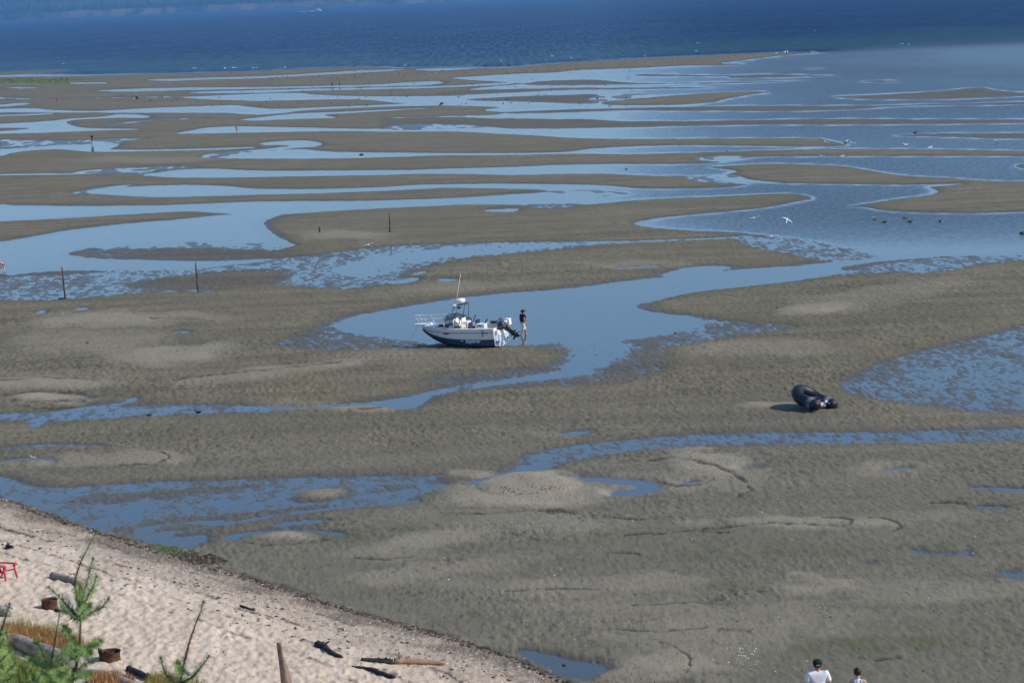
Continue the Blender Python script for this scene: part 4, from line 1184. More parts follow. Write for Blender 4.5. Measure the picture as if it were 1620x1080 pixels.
    cu = MB(); cu.tube([(.70, 1.075, 1.0), (.70, 1.08, .74), (.70, 1.07, .62)], .022, 8); cu.build('fender_line', NAVY, B)
    bt_ = MB(); bt_.box((-.02, -.82, 1.12), (.46, .36, .36), taper=(.9, .9)); bt_.build('bait_tank', GEL, B, bevel=.05)
    wd = MB(); wd.tube([(-.02, .50, .80), (-.06, .50, .80)], .11, 16); wd.build('access_plate', GREYP, B)
    outboard(B, 'outboard_motor', (-.06, -.16, .80), R(52), SILVER, CHAR, 1.02)
    outboard(B, 'kicker_motor', (-.06, .34, .90), R(14), CHAR, WHITEP, .74)
    # lettering on both sides
    for sg in (1, -1):
        def side_mtx(x, z):
            # normal of the flared hull side near x
            k = 0
            while ST[k + 1][0] < x: k += 1
            f = (x - ST[k][0]) / (ST[k + 1][0] - ST[k][0])
            s = [ST[k][i] * (1 - f) + ST[k + 1][i] * f for i in range(7)]
            y = at_z(s, z); dydz = (at_z(s, z + .05) - at_z(s, z - .05)) / .1
            zax = Vector((0, sg, -sg * dydz * sg)).normalized()
            xax = Vector((-sg, 0, 0))
            yax = zax.cross(xax).normalized()
            mm = Matrix.Identity(4)
            for i in range(3):
                mm[i][0], mm[i][1], mm[i][2] = xax[i], yax[i], zax[i]
            mm.translation = Vector((x, sg * (y + .008), z))
            return mm
        text_mesh('Explorer', .27, 'lettering', LETTER, B, side_mtx(1.42, .29), .35, bold=True)
        d = MB(); d.box((0, 0, 0), (.14, .035, .008)); d.v = [tuple(side_mtx(2.12, .40) @ Vector(p)) for p in d.v]; d.build('dash_mark', LETTER, B)
        # registration marks, too small to read in the photograph
        rs = random.Random(5)
        for i in range(11):
            if i == 6: continue
            rg = MB()
            x0, h = -.33 + i * .062, rs.choice((.085, .085, .07))
            w = .046
            n_ = rs.choice((0, 1, 2))
            rg.prism([(x0, 0, 0), (x0 + w, 0, 0), (x0 + w, h if n_ else h * .6, 0), (x0 + w * .6, h, 0), (x0, h if n_ < 2 else h * .7, 0)] , (0, 0, .006))
            rg.v = [tuple(side_mtx(3.02, .77) @ Vector(p)) for p in rg.v]
            rg.build('registration_mark', INK, B)
        for i in range(5):
            if i == 2: continue
            rg = MB()
            rg.box((-.12 + i * .058, 0, 0), (.04, .055, .006))
            rg.v = [tuple(side_mtx(.52, .80) @ Vector(p)) for p in rg.v]
            rg.build('hull_badge', INK, B)
    return B

pb = ground(795, 549.5)
BOAT_YAW = R(180 - 24)
boat = powerboat((pb.x, pb.y, .16), BOAT_YAW, R(1.8), R(-2.0))
boat.scale = (.90, 1, 1)

# ================================================================== INFLATABLE DINGHY
def dinghy(loc, yaw, pitch, roll):
    D = empty('inflatable_dinghy', loc, (0, 0, yaw))
    tag(D, 'black inflatable dinghy lying on the sand with its bow tilted up', 'dinghy')
    Q = Matrix.Rotation(roll, 4, 'X') @ Matrix.Rotation(-pitch, 4, 'Y')
    def tr(mb): mb.v = [tuple(Q @ Vector(p)) for p in mb.v]; return mb
    pts, rad = [], []
    hw = .57
    for x, r in ((-.34, .09), (-.31, .17), (-.18, .245), (0, .27), (.25, .27), (.5, .27), (.7, .265)):
        pts.append(Vector((x, -hw, .26))); rad.append(r)
    for k in range(1, 12):
        a = -math.pi / 2 + math.pi * k / 12
        pts.append(Vector((.70 + .66 * math.cos(a), hw * math.sin(a), .26 + .22 * math.cos(a) ** 1.5))); rad.append(.26)
    q = [(Vector((p.x, -p.y, p.z)), r) for p, r in list(zip(pts, rad))[:7]]
    for p, r in reversed(q): pts.append(p); rad.append(r)
    t = MB(); t.tube(pts, rad, 20)
    tube = tr(t).build('tube', RUBBER, D)
    # seams and rubbing strake
    s = MB()
    out = []
    for i, p in enumerate(pts[2:-2]):
        c = Vector((max(0, p.x - .70) * .7, p.y, 0))
        n = c.normalized() if c.length > .01 else Vector((1, 0, 0))
        out.append(p + n * rad[i + 2] * 1.01)
    s.tube(out, .022, 6)
    tr(s).build('rubbing_strake', BLACK, D)
    for i in (4, 6, 9, 15, 18, 20):
        ring = MB()
        a, b = pts[i], pts[i + 1]
        dd = (b - a).normalized() * .012
        ring.tube([a - dd, a + dd], rad[i] * 1.02, 20, cap=False)
        tr(ring).build('seam_band', GREYP if i in (4, 20) else BLACK, D)
    f = MB()
    f.loft([[Vector((x, -b, .10 + z)), Vector((x, 0, .03 + z)), Vector((x, b, .10 + z)), Vector((x, b, .13 + z)), Vector((x, -b, .13 + z))] for x, b, z in ((-.02, .42, 0), (.75, .42, 0), (1.15, .31, .06), (1.42, .1, .20))], smooth=False)
    tr(f).build('floor', BLACK, D)
    tb = MB(); tb.prism([(.0, -.40, .06), (0, .40, .06), (0, .38, .46), (0, .14, .46), (0, .12, .36), (0, -.12, .36), (0, -.14, .46), (0, -.38, .46)], (.045, 0, 0))
    w = tr(tb).build('transom', GREYP, D)
    for (y0, y1, z0, z1, m) in ((-.36, -.18, .34, .44, WHITEP), (-.1, .1, .20, .33, WHITEP), (.16, .36, .30, .44, REDP), (.18, .34, .12, .26, BLUEP), (-.36, -.2, .10, .24, WHITEP)):
        p = MB(); p.box((-.006, (y0 + y1) / 2, (z0 + z1) / 2), (.008, y1 - y0, z1 - z0)); tr(p).build('decal', m, w)
    th = MB(); th.box((.62, 0, .37), (.22, .80, .03)); tr(th).build('thwart', CHAR, D, bevel=.008)
    for sg in (1, -1):
        rp = MB()
        rp.tube([(.12, sg * (hw - .09), .45), (.35, sg * (hw - .12), .445), (.55, sg * (hw - .10), .45), (.75, sg * (hw - .12), .445), (.92, sg * (hw - .1), .455)], .012, 6)
        tr(rp).build('grab_line', WHITEP, D)
        ol = MB(); ol.tube([(.75, sg * .34, .40), (.1, sg * .34, .36)], .016, 6); ol.box((.0, sg * .34, .35), (.34, .10, .02), rot=(sg * .5, 0, 0)); tr(ol).build('oar', BLUEP if sg < 0 else GREYP, D)
        pa = MB(); pa.tube([(-.02, sg * hw, .26), (.20, sg * hw, .26)], .274, 20, cap=False); tr(pa).build('grey_patch', GREYP, D)
        hd = MB(); hd.tube([(1.15, sg * .56, .50), (1.18, sg * .60, .57), (1.3, sg * .54, .60), (1.38, sg * .46, .56)], .014, 6); tr(hd).build('carry_handle', BLACK, D)
    rg = MB(); rg.ball((1.52, 0, .67), (.03, .05, .05), 8, 6); tr(rg).build('bow_ring', STEEL, D)
    return D
pd = ground(1298, 651.5)
dinghy((pd.x, pd.y, gz(pd.x, pd.y) - .03), R(90 + 42), R(13), R(7))
# ================================================================== PEOPLE
def skin_obj(name, verts, edges, radii, material, parent, root=0, lev=2):
    me = bpy.data.meshes.new(name)
    me.from_pydata([tuple(v) for v in verts], edges, [])
    o = bpy.data.objects.new(name, me)
    COL.objects.link(o)
    md = o.modifiers.new('skin', 'SKIN')
    for i, r in enumerate(radii):
        s = me.skin_vertices[0].data[i]
        s.radius = r if hasattr(r, '__len__') else (r, r)
        s.use_root = (i == root)
    sb = o.modifiers.new('sub', 'SUBSURF')
    sb.levels = sb.render_levels = lev
    bpy.context.view_layer.update()
    m2 = bpy.data.meshes.new_from_object(o.evaluated_get(bpy.context.evaluated_depsgraph_get()))
    bpy.data.objects.remove(o)
    m2.name = name
    m2.materials.clear(); m2.materials.append(material)
    m2.polygons.foreach_set('use_smooth', [True] * len(m2.polygons))
    o = bpy.data.objects.new(name, m2)
    COL.objects.link(o)
    if parent: o.parent = parent
    return o

STAND = dict(pelvis=(0, 0, .95), belly=(0, .01, 1.10), chest=(0, 0, 1.30), neck=(0, -.01, 1.47), jaw=(0, .035, 1.555), head=(0, .015, 1.645), crown=(0, .0, 1.715),
             shoL=(-.185, -.01, 1.40), elbL=(-.245, -.03, 1.12), wriL=(-.25, .05, .88), shoR=(.185, -.01, 1.40), elbR=(.245, -.03, 1.12), wriR=(.25, .05, .88),
             hipL=(-.095, 0, .90), kneL=(-.105, .02, .49), ankL=(-.105, -.02, .085), toeL=(-.12, .15, .03), hipR=(.095, 0, .90), kneR=(.105, .02, .49), ankR=(.105, -.02, .085), toeR=(.12, .15, .03))
RAD = dict(pelvis=(.155, .115), belly=(.14, .105), chest=(.165, .115), neck=.056, jaw=.078, head=.096, crown=.078, sho=.062, elb=.042, wri=.029, hip=.088, kne=.057, ank=.040, toe=.036)
def person(label, loc, yaw, height, pose, skin=SKIN, hair=HAIR, top=None, sleeve=.45, bottom=None, leglen=.5, cap=None, bun=False, detail=True, group=None, hem=None, extra=None):
    s = height / 1.78
    P_ = empty('person', loc, (0, 0, yaw), s)
    tag(P_, label, 'person', group)
    J = {k: Vector(v) for k, v in STAND.items()}
    for k, v in pose.items(): J[k] = Vector(v)
    names = [k for k in J if k != 'face']
    idx = {k: i for i, k in enumerate(names)}
    E = [('pelvis', 'belly'), ('belly', 'chest'), ('chest', 'neck'), ('neck', 'jaw'), ('jaw', 'head'), ('head', 'crown')]
    for d in 'LR':
        E += [('chest', 'sho' + d), ('sho' + d, 'elb' + d), ('elb' + d, 'wri' + d), ('pelvis', 'hip' + d), ('hip' + d, 'kne' + d), ('kne' + d, 'ank' + d), ('ank' + d, 'toe' + d)]
    def rad(k): return RAD[k] if k in RAD else RAD[k[:3]]
    body = skin_obj('body', [J[k] for k in names], [(idx[a], idx[b]) for a, b in E], [rad(k) for k in names], skin, P_, idx['pelvis'], 2)
    # face, ears, hands: more of the same surface
    f = MB()
    hd, jw = J['head'], J['jaw']
    up = (J['crown'] - jw).normalized()
    fw = J.get('face', None)
    fw = Vector(fw).normalized() if fw is not None else Vector((0, 1, 0))
    fw = (fw - up * fw.dot(up)).normalized()
    rt = fw.cross(up)
    base = hd - up * .02
    f.loft([[base + fw * (.088 + a) + rt * w * math.cos(t) + up * (h + w * .6 * math.sin(t)) for t in [2 * math.pi * k / 6 for k in range(6)]] for h, a, w in ((.03, 0, .008), (.0, .016, .012), (-.022, .026, .016), (-.034, .008, .014))])
    f.ball(tuple(jw + fw * .055 - up * .02), (.03, .03, .022), 8, 5)
    for sg in (1, -1):
        f.ball(tuple(base + rt * sg * .096 - fw * .005), (.014, .022, .032), 8, 5)
    for d, sg in (('L', -1), ('R', 1)):
        w, e = J['wri' + d], J['elb' + d]
        ax = (w - e).normalized()
        side = Vector((0, 1, 0)) - ax * ax.y
        side = side.normalized() if side.length > .1 else Vector((1, 0, 0))
        nr_ = ax.cross(side)
        palm = w + ax * .055
        f.loft([[w + ax * t + side * a * math.cos(q) + nr_ * b * math.sin(q) for q in [2 * math.pi * k / 8 for k in range(8)]] for t, a, b in ((-.02, .03, .024), (.03, .040, .018), (.085, .043, .016), (.10, .038, .012))])
        if detail:
            for k, (o_, ln) in enumerate(((.032, .075), (.011, .088), (-.011, .082), (-.031, .062))):
                b0_ = w + ax * .09 + side * o_
                f.tube([b0_, b0_ + ax * ln * .5 - nr_ * .006 * sg, b0_ + ax * ln * .85 - nr_ * .028 * sg, b0_ + ax * ln - nr_ * .04 * sg], [.0095, .009, .008, .006], 6)
            b0_ = w + ax * .03 + side * .036
            f.tube([b0_, b0_ + ax * .035 + side * .026, b0_ + ax * .07 + side * .030], [.012, .010, .007], 6)
    me2 = f.build('face', skin)
    bm = bmesh.new(); bm.from_mesh(body.data); bm.from_mesh(me2.data); bm.to_mesh(body.data); bm.free()
    bpy.data.objects.remove(me2)
    body.data.polygons.foreach_set('use_smooth', [True] * len(body.data.polygons))
    for sg in (1, -1):
        if not detail: break
        ey = MB(); ey.ball(tuple(base + fw * .086 + rt * sg * .034 + up * .012), .013, 6, 5); ey.build('eye', HAIR, P_)
    mo = MB(); mo.box(tuple(jw + fw * .083 + up * .012), (.045, .006, .008)); mo.build('mouth', HAIR, P_)
    # hair or cap
    h = MB()
    rings = []
    for k, (t, rr) in enumerate(((-.055, .098), (-.01, .109), (.04, .108), (.075, .092), (.10, .058), (.112, .02))):
        ring = []
        for q in [2 * math.pi * j / 16 for j in range(16)]:
            dirv = fw * math.cos(q) + rt * math.sin(q)
            cut = max(0, math.cos(q)) if t < .02 else 0
            ring.append(hd + up * (t + .062 * cut) - fw * .008 + dirv * rr * (1 - .08 * cut))
        rings.append(ring)
    h.loft(rings)
    if bun: h.ball(tuple(hd + up * .115 - fw * .05), (.05, .05, .045), 10, 6)
    ho = h.build('hair', hair, P_)
    if cap is not None:
        c = MB()
        c.loft([[hd + up * t - fw * .004 + (fw * math.cos(q) + rt * math.sin(q)) * rr for q in [2 * math.pi * j / 18 for j in range(18)]] for t, rr in ((.015, .117), (.05, .119), (.085, .102), (.112, .066), (.124, .02))])
        c.prism([hd + up * .022 + fw * .10 + rt * .085, hd + up * .016 + fw * .175 + rt * .055, hd + up * .014 + fw * .19, hd + up * .016 + fw * .175 - rt * .055, hd + up * .022 + fw * .10 - rt * .085], tuple(up * .010))
        c.build('cap', cap, P_)
        b_ = MB(); b_.prism([hd + up * .028 - fw * .122 + rt * .045, hd + up * .028 - fw * .122 - rt * .045, hd + up * .012 - fw * .121 - rt * .045, hd + up * .012 - fw * .121 + rt * .045], tuple(-fw * .006)); b_.build('cap_strap', WHITEP, P_)
    if top is not None:
        hm = hem if hem is not None else J['pelvis'].lerp(J['belly'], -.15)
        V = [J['chest'], Vector(hm), J['belly'], J['chest'].lerp(J['neck'], .72), J['shoL'], J['shoR']]
        Rr = [(.20, .150), (.19, .152), (.182, .140), (.118, .092), .098, .098]
        Ed = [(1, 2), (2, 0), (0, 3), (0, 4), (0, 5)]
        if sleeve > 0:
            for d, i in (('L', 4), ('R', 5)):
                V.append(J['sho' + d].lerp(J['elb' + d], sleeve)); Rr.append(.082 if sleeve < .9 else .06); Ed.append((i, len(V) - 1))
        else:
            V[4] = J['chest'].lerp(J['shoL'], .66); V[5] = J['chest'].lerp(J['shoR'], .66)
            Rr[4] = Rr[5] = .088; Rr[3] = (.11, .088); V[3] = J['chest'].lerp(J['neck'], .70)
        skin_obj('shirt', V, Ed, Rr, top, P_, 0, 2)
    if bottom is not None:
        V = [J['pelvis'], J['pelvis'].lerp(J['belly'], .35), J['hipL'], J['hipR']]
        Rr = [(.175, .135), (.158, .122), .105, .105]
        Ed = [(0, 1), (0, 2), (0, 3)]
        for d, i in (('L', 2), ('R', 3)):
            if leglen <= 1:
                V.append(J['hip' + d].lerp(J['kne' + d], leglen)); Rr.append(.098); Ed.append((i, len(V) - 1))
            else:
                V.append(J['kne' + d]); Rr.append(.086); Ed.append((i, len(V) - 1))
                V.append(J['kne' + d].lerp(J['ank' + d], leglen - 1)); Rr.append(.074); Ed.append((len(V) - 2, len(V) - 1))
        skin_obj('trousers' if leglen > 1 else 'shorts', V, Ed, Rr, bottom, P_, 0, 2)
    return P_

def stride(a=.25, lean=0.0, arm=.2):
    """walking: left leg ahead by a"""
    p = dict(kneL=(-.10, a * .62 + .03, .50), ankL=(-.10, a, .09), toeL=(-.11, a + .165, .05), kneR=(.10, -a * .25, .49), ankR=(.10, -a * 1.05, .13), toeR=(.11, -a * 1.05 + .14, .03),
             elbL=(-.25, -arm * .7 - .03, 1.13), wriL=(-.26, -arm * .6, .90), elbR=(.25, arm * .4 - .02, 1.12), wriR=(.26, arm + .12, .92))
    if lean:
        for k in ('chest', 'neck', 'jaw', 'head', 'crown', 'shoL', 'shoR', 'belly'):
            v = Vector(STAND[k]); p[k] = (v.x, v.y + (v.z - .95) * lean, v.z)
    return p

def ppm(px, py):
    return FOC / ground(px, py).y

# man wading behind the powerboat's motors
q = ground(828, 530)
mp = stride(.20, .02, .02)
mp.update(elbR=(.255, -.06, 1.12), wriR=(.27, .00, .87), elbL=(-.25, -.04, 1.12), wriL=(-.26, .02, .88))
wader = person('person in black t-shirt and cap wading beside the powerboat, cream rolled trousers', (q.x, q.y, -.06), R(-62), 1.50, mp, SKINT, HAIR, BLKCL, .55, CRCL, 1.25, cap=BLKCL)
wader.scale = (wader.scale[0] * 1.22, wader.scale[1] * 1.22, wader.scale[2])

# the pair walking out below
q = ground(1296, 1156)
person('broad man in white t-shirt and black cap walking out over the near sand', (q.x, q.y, gz(q.x, q.y) - .01), R(3), 1.80, dict(stride(.16, 0, .1), shoL=(-.215, -.01, 1.40), shoR=(.215, -.01, 1.40), elbL=(-.30, -.03, 1.12), wriL=(-.315, .0, .88), elbR=(.30, -.02, 1.12), wriR=(.315, .06, .88)), SKINT, HAIR, WHCL, .85, DBLUE, .95, cap=BLKCL, hem=(0, 0, .80))
q = ground(1359, 1161)
w2 = person('person in light blue racerback top with dark hair tied up, walking', (q.x, q.y, gz(q.x, q.y) - .01), R(-6), 1.66, dict(stride(-.14, 0, -.1), face=(.25, 1, 0)), SKIN, HAIR, WHCL, 0, GREYCL, .6, bun=True)
tb = MB()
for sg in (1, -1):
    tb.tube([(sg * .075, -.105, 1.455), (sg * .10, -.150, 1.36), (sg * .155, -.142, 1.22), (sg * .165, -.135, 1.08)], .022, 8, flat=.5)
for z in (1.34, 1.24, 1.16): tb.box((0, -.160, z), (.16, .012, .022))
tb.build('blue_trim', LBLUE, w2)
rb = MB()
rb.loft([[Vector((w * math.sin(a), -d * math.cos(a) ** .5 - .004, z)) for a in [-1.3 + 2.6 * k / 8 for k in range(9)]] for z, w, d in ((1.475, .072, .105), (1.43, .085, .128), (1.36, .105, .150), (1.28, .145, .160), (1.18, .168, .158), (1.08, .172, .150))], cap=False, closed_ring=False)
rb.build('racerback_panel', WHCL, w2)

# child bending at the left pool
q = ground(6, 431)
bend = dict(belly=(0, .10, 1.02), chest=(0, .28, 1.10), neck=(0, .44, 1.17), jaw=(0, .53, 1.16), head=(0, .60, 1.20), crown=(0, .66, 1.24), shoL=(-.16, .36, 1.10), shoR=(.16, .36, 1.10), elbL=(-.19, .38, .84), wriL=(-.17, .46, .62), elbR=(.19, .34, .84), wriR=(.17, .34, .60), face=(0, .6, -.8), kneL=(-.12, .16, .50), kneR=(.12, .02, .48), ankR=(.12, -.16, .10), toeR=(.12, -.02, .03))
person('small child in red swimwear bending over at the edge of a pool', (q.x, q.y, gz(q.x, q.y)), R(82), 1.28, bend, SKIN, HAIR, None, 0, REDCL, .25)

# far walkers
q = ground(146, 228)
person('person in dark shirt and shorts standing in a pool on the outer flats', (q.x, q.y, -.02), R(200), 16.2 / ppm(146, 228), stride(.08), SKIN, HAIR, BLKCL, .6, DBLUE, .8, detail=False)
q = ground(375, 212)
person('person in pink top and dark shorts wading in a far pool', (q.x, q.y, -.02), R(-70), 15.6 / ppm(375, 212), stride(.2), SKIN, HAIR, PINK, .5, DBLUE, .6, detail=False)
q = ground(532, 136.5)
grp = 'pair standing together on the far sand bar'
person('taller of two far walkers on the sand bar, dark clothes and white hat', (q.x - .9, q.y, gz(q.x, q.y)), R(20), 8.6 / ppm(528, 136.5), stride(.05), SKIN, HAIR, BLKCL, .9, BLKCL, 1.6, cap=WHITEP, detail=False)
person('shorter of two far walkers on the sand bar, all in black', (q.x + .75, q.y, gz(q.x, q.y)), R(-30), 7.2 / ppm(534, 136.5), stride(.05), SKIN, HAIR, BLKCL, .9, BLKCL, 1.6, detail=False)
crouch = dict(pelvis=(0, -.1, .40), belly=(0, -.03, .54), chest=(0, .07, .74), neck=(0, .15, .90), jaw=(0, .22, .96), head=(0, .22, 1.05), crown=(0, .21, 1.12), shoL=(-.18, .08, .84), shoR=(.18, .08, .84), elbL=(-.22, .26, .62), wriL=(-.14, .42, .44), elbR=(.22, .26, .62), wriR=(.14, .42, .44), hipL=(-.10, -.08, .36), hipR=(.10, -.08, .36), kneL=(-.18, .30, .52), kneR=(.18, .30, .52), ankL=(-.15, .04, .085), ankR=(.15, .04, .085), toeL=(-.18, .2, .03), toeR=(.18, .2, .03))
q = ground(211, 160.5)
person('crouching digger with pale shorts on the outer sand', (q.x, q.y, gz(q.x, q.y)), R(-60), 1.60, crouch, SKINT, HAIR, GREYCL, .6, CRCL, .9, detail=False)
q = ground(217.5, 160)
person('kneeling person in dark blue with pale cap beside the crouching digger', (q.x, q.y, gz(q.x, q.y)), R(70), 1.90, crouch, SKIN, HAIR, DBLUE, .9, DBLUE, 1.5, cap=PALE, detail=False)
q = ground(91, 163)
person('small crouching figure all in red, alone on the outer sand', (q.x, q.y, gz(q.x, q.y)), R(-30), 1.45, crouch, SKIN, HAIR, REDCL, .9, REDCL, .9, detail=False)

# ================================================================== BIRDS
def bird_body(root, m, s, neck=.5, pitch=0.0, tail=.3, headm=None, billm=BILL, down=False, fat=1.0):
    """body along +x; returns nothing"""
    b = MB()
    prof = [(-.50 - tail * .3, .012, .06), (-.36, .05, .03), (-.2, .10, .0), (0, .125, -.01), (.15, .11, 0), (.26, .07, .03)]
    rot = Matrix.Rotation(-pitch, 3, 'Y')
    b.loft([[rot @ Vector((x, r * .9 * fat * math.cos(a), z + r * fat * math.sin(a))) * s for a in [2 * math.pi * k / 10 for k in range(10)]] for x, r, z in prof])
    hx, hz = (.34, .02 + neck * .42) if not down else (.42, -.10)
    b.tube([rot @ Vector((.20, 0, .03)) * s, rot @ Vector((.30, 0, hz * .55)) * s, rot @ Vector((hx, 0, hz)) * s], [.075 * s, .055 * s, .05 * s], 8)
    b.build('body', m, root)
    h = MB(); c = rot @ Vector((hx + .02, 0, hz + .02)) * s
    h.ball(tuple(c), (.068 * s, .055 * s, .055 * s), 10, 6); h.build('head', headm or m, root)
    k = MB(); d = Vector((1, 0, -.15 if not down else -.9)).normalized()
    k.tube([c + d * .05 * s, c + d * .15 * s], [.02 * s, .006 * s], 6); k.build('bill', billm, root)

def legs(root, s, h, m=PLEG):
    for sg in (1, -1):
        l = MB(); l.tube([(.02 * s, sg * .05 * s, -.08 * s), (-.01 * s, sg * .05 * s, -h * .5), (.0, sg * .05 * s, -h)], .012 * s, 5); l.box((.04 * s, sg * .05 * s, -h), (.12 * s, .06 * s, .012 * s)); l.build('leg', m, root)

def gull_standing(loc, yaw, s, label, group=None, wingm=FEAG):
    g = empty('gull', (loc.x, loc.y, loc.z), (0, 0, yaw))
    tag(g, label, 'gull', group)
    inner = s * .30
    for o in ():
        pass
    e = g
    tmp_before = set(COL.objects)
    bird_body(e, FEAW, s, .5, .15)
    for sg in (1, -1):
        w = MB(); w.loft([[Vector((x, sg * (y + .012), z + r * t)) * s for t in (-1, -.3, .4, 1)] for x, y, z, r in ((.18, .09, .03, .05), (0, .118, .03, .09), (-.25, .09, .04, .07), (-.55, .03, .055, .02))], closed_ring=False, cap=False)
        w.build('wing', wingm, e)
    legs(e, s, inner)
    for o in g.children: o.location.z += inner
    return g

def gull_flying(loc, yaw, s, dihedral, bank, label, span=1.0, nose=0.0):
    g = empty('gull', loc, (bank, nose, yaw))
    tag(g, label, 'gull', 'gulls in flight over the flats')
    bird_body(g, FEAW, s, .08, 0, .5)
    for sg in (1, -1):
        w = MB()
        st = [(0, .10, .06, .22), (.35, .13, .06 + .35 * math.tan(dihedral), .21), (.72, .02, .06 + .42 * math.tan(dihedral), .15), (1.02, -.16, .06 + .40 * math.tan(dihedral), .04)]
        w.loft([[Vector((x, sg * y * span, z + .014)) * s if k == 0 else Vector((x - c * .5, sg * y * span, z + .022)) * s if k == 1 else Vector((x - c * 1.1, sg * y * span, z)) * s if k == 2 else Vector((x - c * .5, sg * y * span, z - .004)) * s for k in range(4)] for y, x, z, c in st])
        w.build('wing', FEAW, g)
    t = MB(); t.prism([(-.42 * s, -.05 * s, .03 * s), (-.42 * s, .05 * s, .03 * s), (-.68 * s, .12 * s, .04 * s), (-.70 * s, 0, .04 * s), (-.68 * s, -.12 * s, .04 * s)], (0, 0, .012 * s)); t.build('tail', FEAW, g)
    return g

def duck(loc, yaw, s, body, head, label, group, down=False, stand=True):
    d = empty('wading_bird', loc, (0, 0, yaw))
    tag(d, label, 'bird', group)
    bird_body(d, body, s, .55, .05, .1, head, BLACK, down, 1.15)
    for sg in (1, -1):
        w = MB(); w.loft([[Vector((x, sg * (y * 1.15 + .012), z + r * t)) * s for t in (-1, -.3, .4, 1)] for x, y, z, r in ((.16, .09, .03, .05), (0, .118, .03, .09), (-.22, .09, .04, .07), (-.46, .03, .055, .02))], closed_ring=False, cap=False)
        w.build('wing', body, d)
    legs(d, s, s * .22, BLACK)
    for o in d.children: o.location.z += s * .20
    return d

for i, (px, py, D, yaw, s, dih, bank, lab, sp) in enumerate((
    (1245, 347.5, 190, R(70), .47, .12, R(42), 'white gull banking with spread wings over the lagoon', 1.0),
    (1193, 344.5, 200, R(90), .44, .10, R(-12), 'thin-looking white gull gliding edge-on near the banking gull', 1.15),
    (583, 387, 178, R(95), .42, .12, R(-14), 'white gull gliding low above the sand beyond the powerboat', 1.0),
    (1221, 374, 182, R(80), .40, .05, R(-6), 'white gull skimming the wet sand below the banking gull', 1.2))):
    gull_flying(at_depth(px, py, D), yaw, s, dih, bank, lab, sp, -.75 if sp == 1.0 and px > 1200 else -.1)

GW = [(1339, 226, 10, 'white gull at the sand spit tip beside the dark bird in the lagoon'), (1348.5, 229, 170, 'white gull in shallow water just off the spit tip'), (1432, 231.5, 200, 'white gull standing alone in the middle of the right lagoon'), (1472, 236, 30, 'white gull at the sand edge nearest the lone lagoon gull'), (1576.5, 226, 160, 'white gull in the lagoon farthest from the sand spit'), (1333, 249.5, 20, 'white gull on the lagoon edge below the spit, right one of two'), (1300, 249.5, 190, 'white gull on the lagoon edge below the spit, left one of two'), (1307, 228.5, 185, 'small pale gull on the dry part of the sand spit')]
for px, py, yw, lab in GW:
    p = ground(px, py)
    gull_standing(Vector((p.x, p.y, max(-.02, gz(p.x, p.y)))), R(yw), .66 if py < 240 else .56, lab, 'gulls standing in the lagoon', FEAW if px > 1320 else FEAG)
p = ground(1337, 226.5); duck(Vector((p.x, p.y, -.01)), R(200), .60, FEAB, FEAB, 'dark bird standing against the white gull at the spit tip', 'dark birds wading in the lagoon')
p = ground(1448, 211.5); duck(Vector((p.x, p.y, gz(p.x, p.y))), R(20), .75, FEAB, FEAB, 'lone dark bird on the thin sand bar of the right lagoon', 'dark birds wading in the lagoon')
for px, py, yw, b, h, dn, lab in ((1384, 348, 195, FEAN, FEAW, False, 'leftmost brown and white bird of the five wading ones'), (1399, 352.5, 185, FEAB, FEAB, True, 'black bird feeding with lowered head, left of the wading five'), (1432, 345.5, 185, FEAN, FEAN, True, 'brown bird farthest out among the five wading ones'), (1440, 352, 5, FEAB, FEAB, False, 'black bird with raised head in the middle of the five'), (1487, 351.5, 100, FEAB, FEAG, False, 'rightmost black bird of the five, standing apart')):
    p = ground(px, py)
    duck(Vector((p.x, p.y, -.02)), R(yw), .50, b, h, lab, 'five birds wading in the lagoon', dn)
p = ground(313, 656.5); duck(Vector((p.x, p.y, gz(p.x, p.y))), R(160), .42, FEAB, FEAB, 'large black crow standing in the narrow stream', 'crows at the narrow stream')
p = ground(236, 659.5); duck(Vector((p.x, p.y, gz(p.x, p.y))), R(10), .28, FEAB, FEAB, 'small black crow feeding near the larger crow', 'crows at the narrow stream', True)
p = ground(52, 727); gull_standing(Vector((p.x, p.y, gz(p.x, p.y))), R(170), .30, 'small white gull beside the hooked puddle near the beach', None, FEAW)
for i, (px, lab) in enumerate(((1228, 'leftmost white bird on the far gravel bar tip'), (1242, 'second white bird from the left on the far gravel bar tip'), (1246, 'third white bird from the left on the far gravel bar tip'), (1284, 'fourth white bird on the far gravel bar, in the right cluster'), (1289, 'rightmost white bird on the far gravel bar tip'))):
    p = ground(px, 84.5 if px > 1235 else 87)
    gull_standing(Vector((p.x, p.y, max(gz(p.x, p.y), 0))), R(40 * i), 1.0, lab, 'white birds resting on the far gravel bar', FEAW)
# ================================================================== POSTS IN THE FLATS
def piling(px, py, top_px, top_py, r, label, base=True):
    p = ground(px, py)
    k = ppm(px, py)
    h = (py - top_py) / k / math.cos(PITCH) + .02
    # lean measured against the camera's roll
    lean = (top_px - px) / k + math.sin(ROLL) * h
    o = empty('wooden_post', (p.x, p.y, gz(p.x, p.y)))
    tag(o, label, 'post', 'old posts standing in the flats')
    rnd = random.Random(px)
    path = [Vector((lean * t + rnd.uniform(-.012, .012), 0, h * t)) for t in (-.1, 0, .2, .45, .7, .9, 1)]
    a = MB(); a.tube(path[3:], [r, r * .96, r * .9, r * .75], 10); a.build('upper_shaft', PILE, o)
    a = MB(); a.tube(path[:4], [r * 1.25, r * 1.2, r * 1.08, r * 1.02], 10); a.build('wet_foot', PILED, o)
    if base:
        b = MB(); b.box((-.18, .0, .04), (.55, .3, .10), rot=(.1, .1, .3)); b.build('base_stone', STONE, o, bevel=.03)
    return o
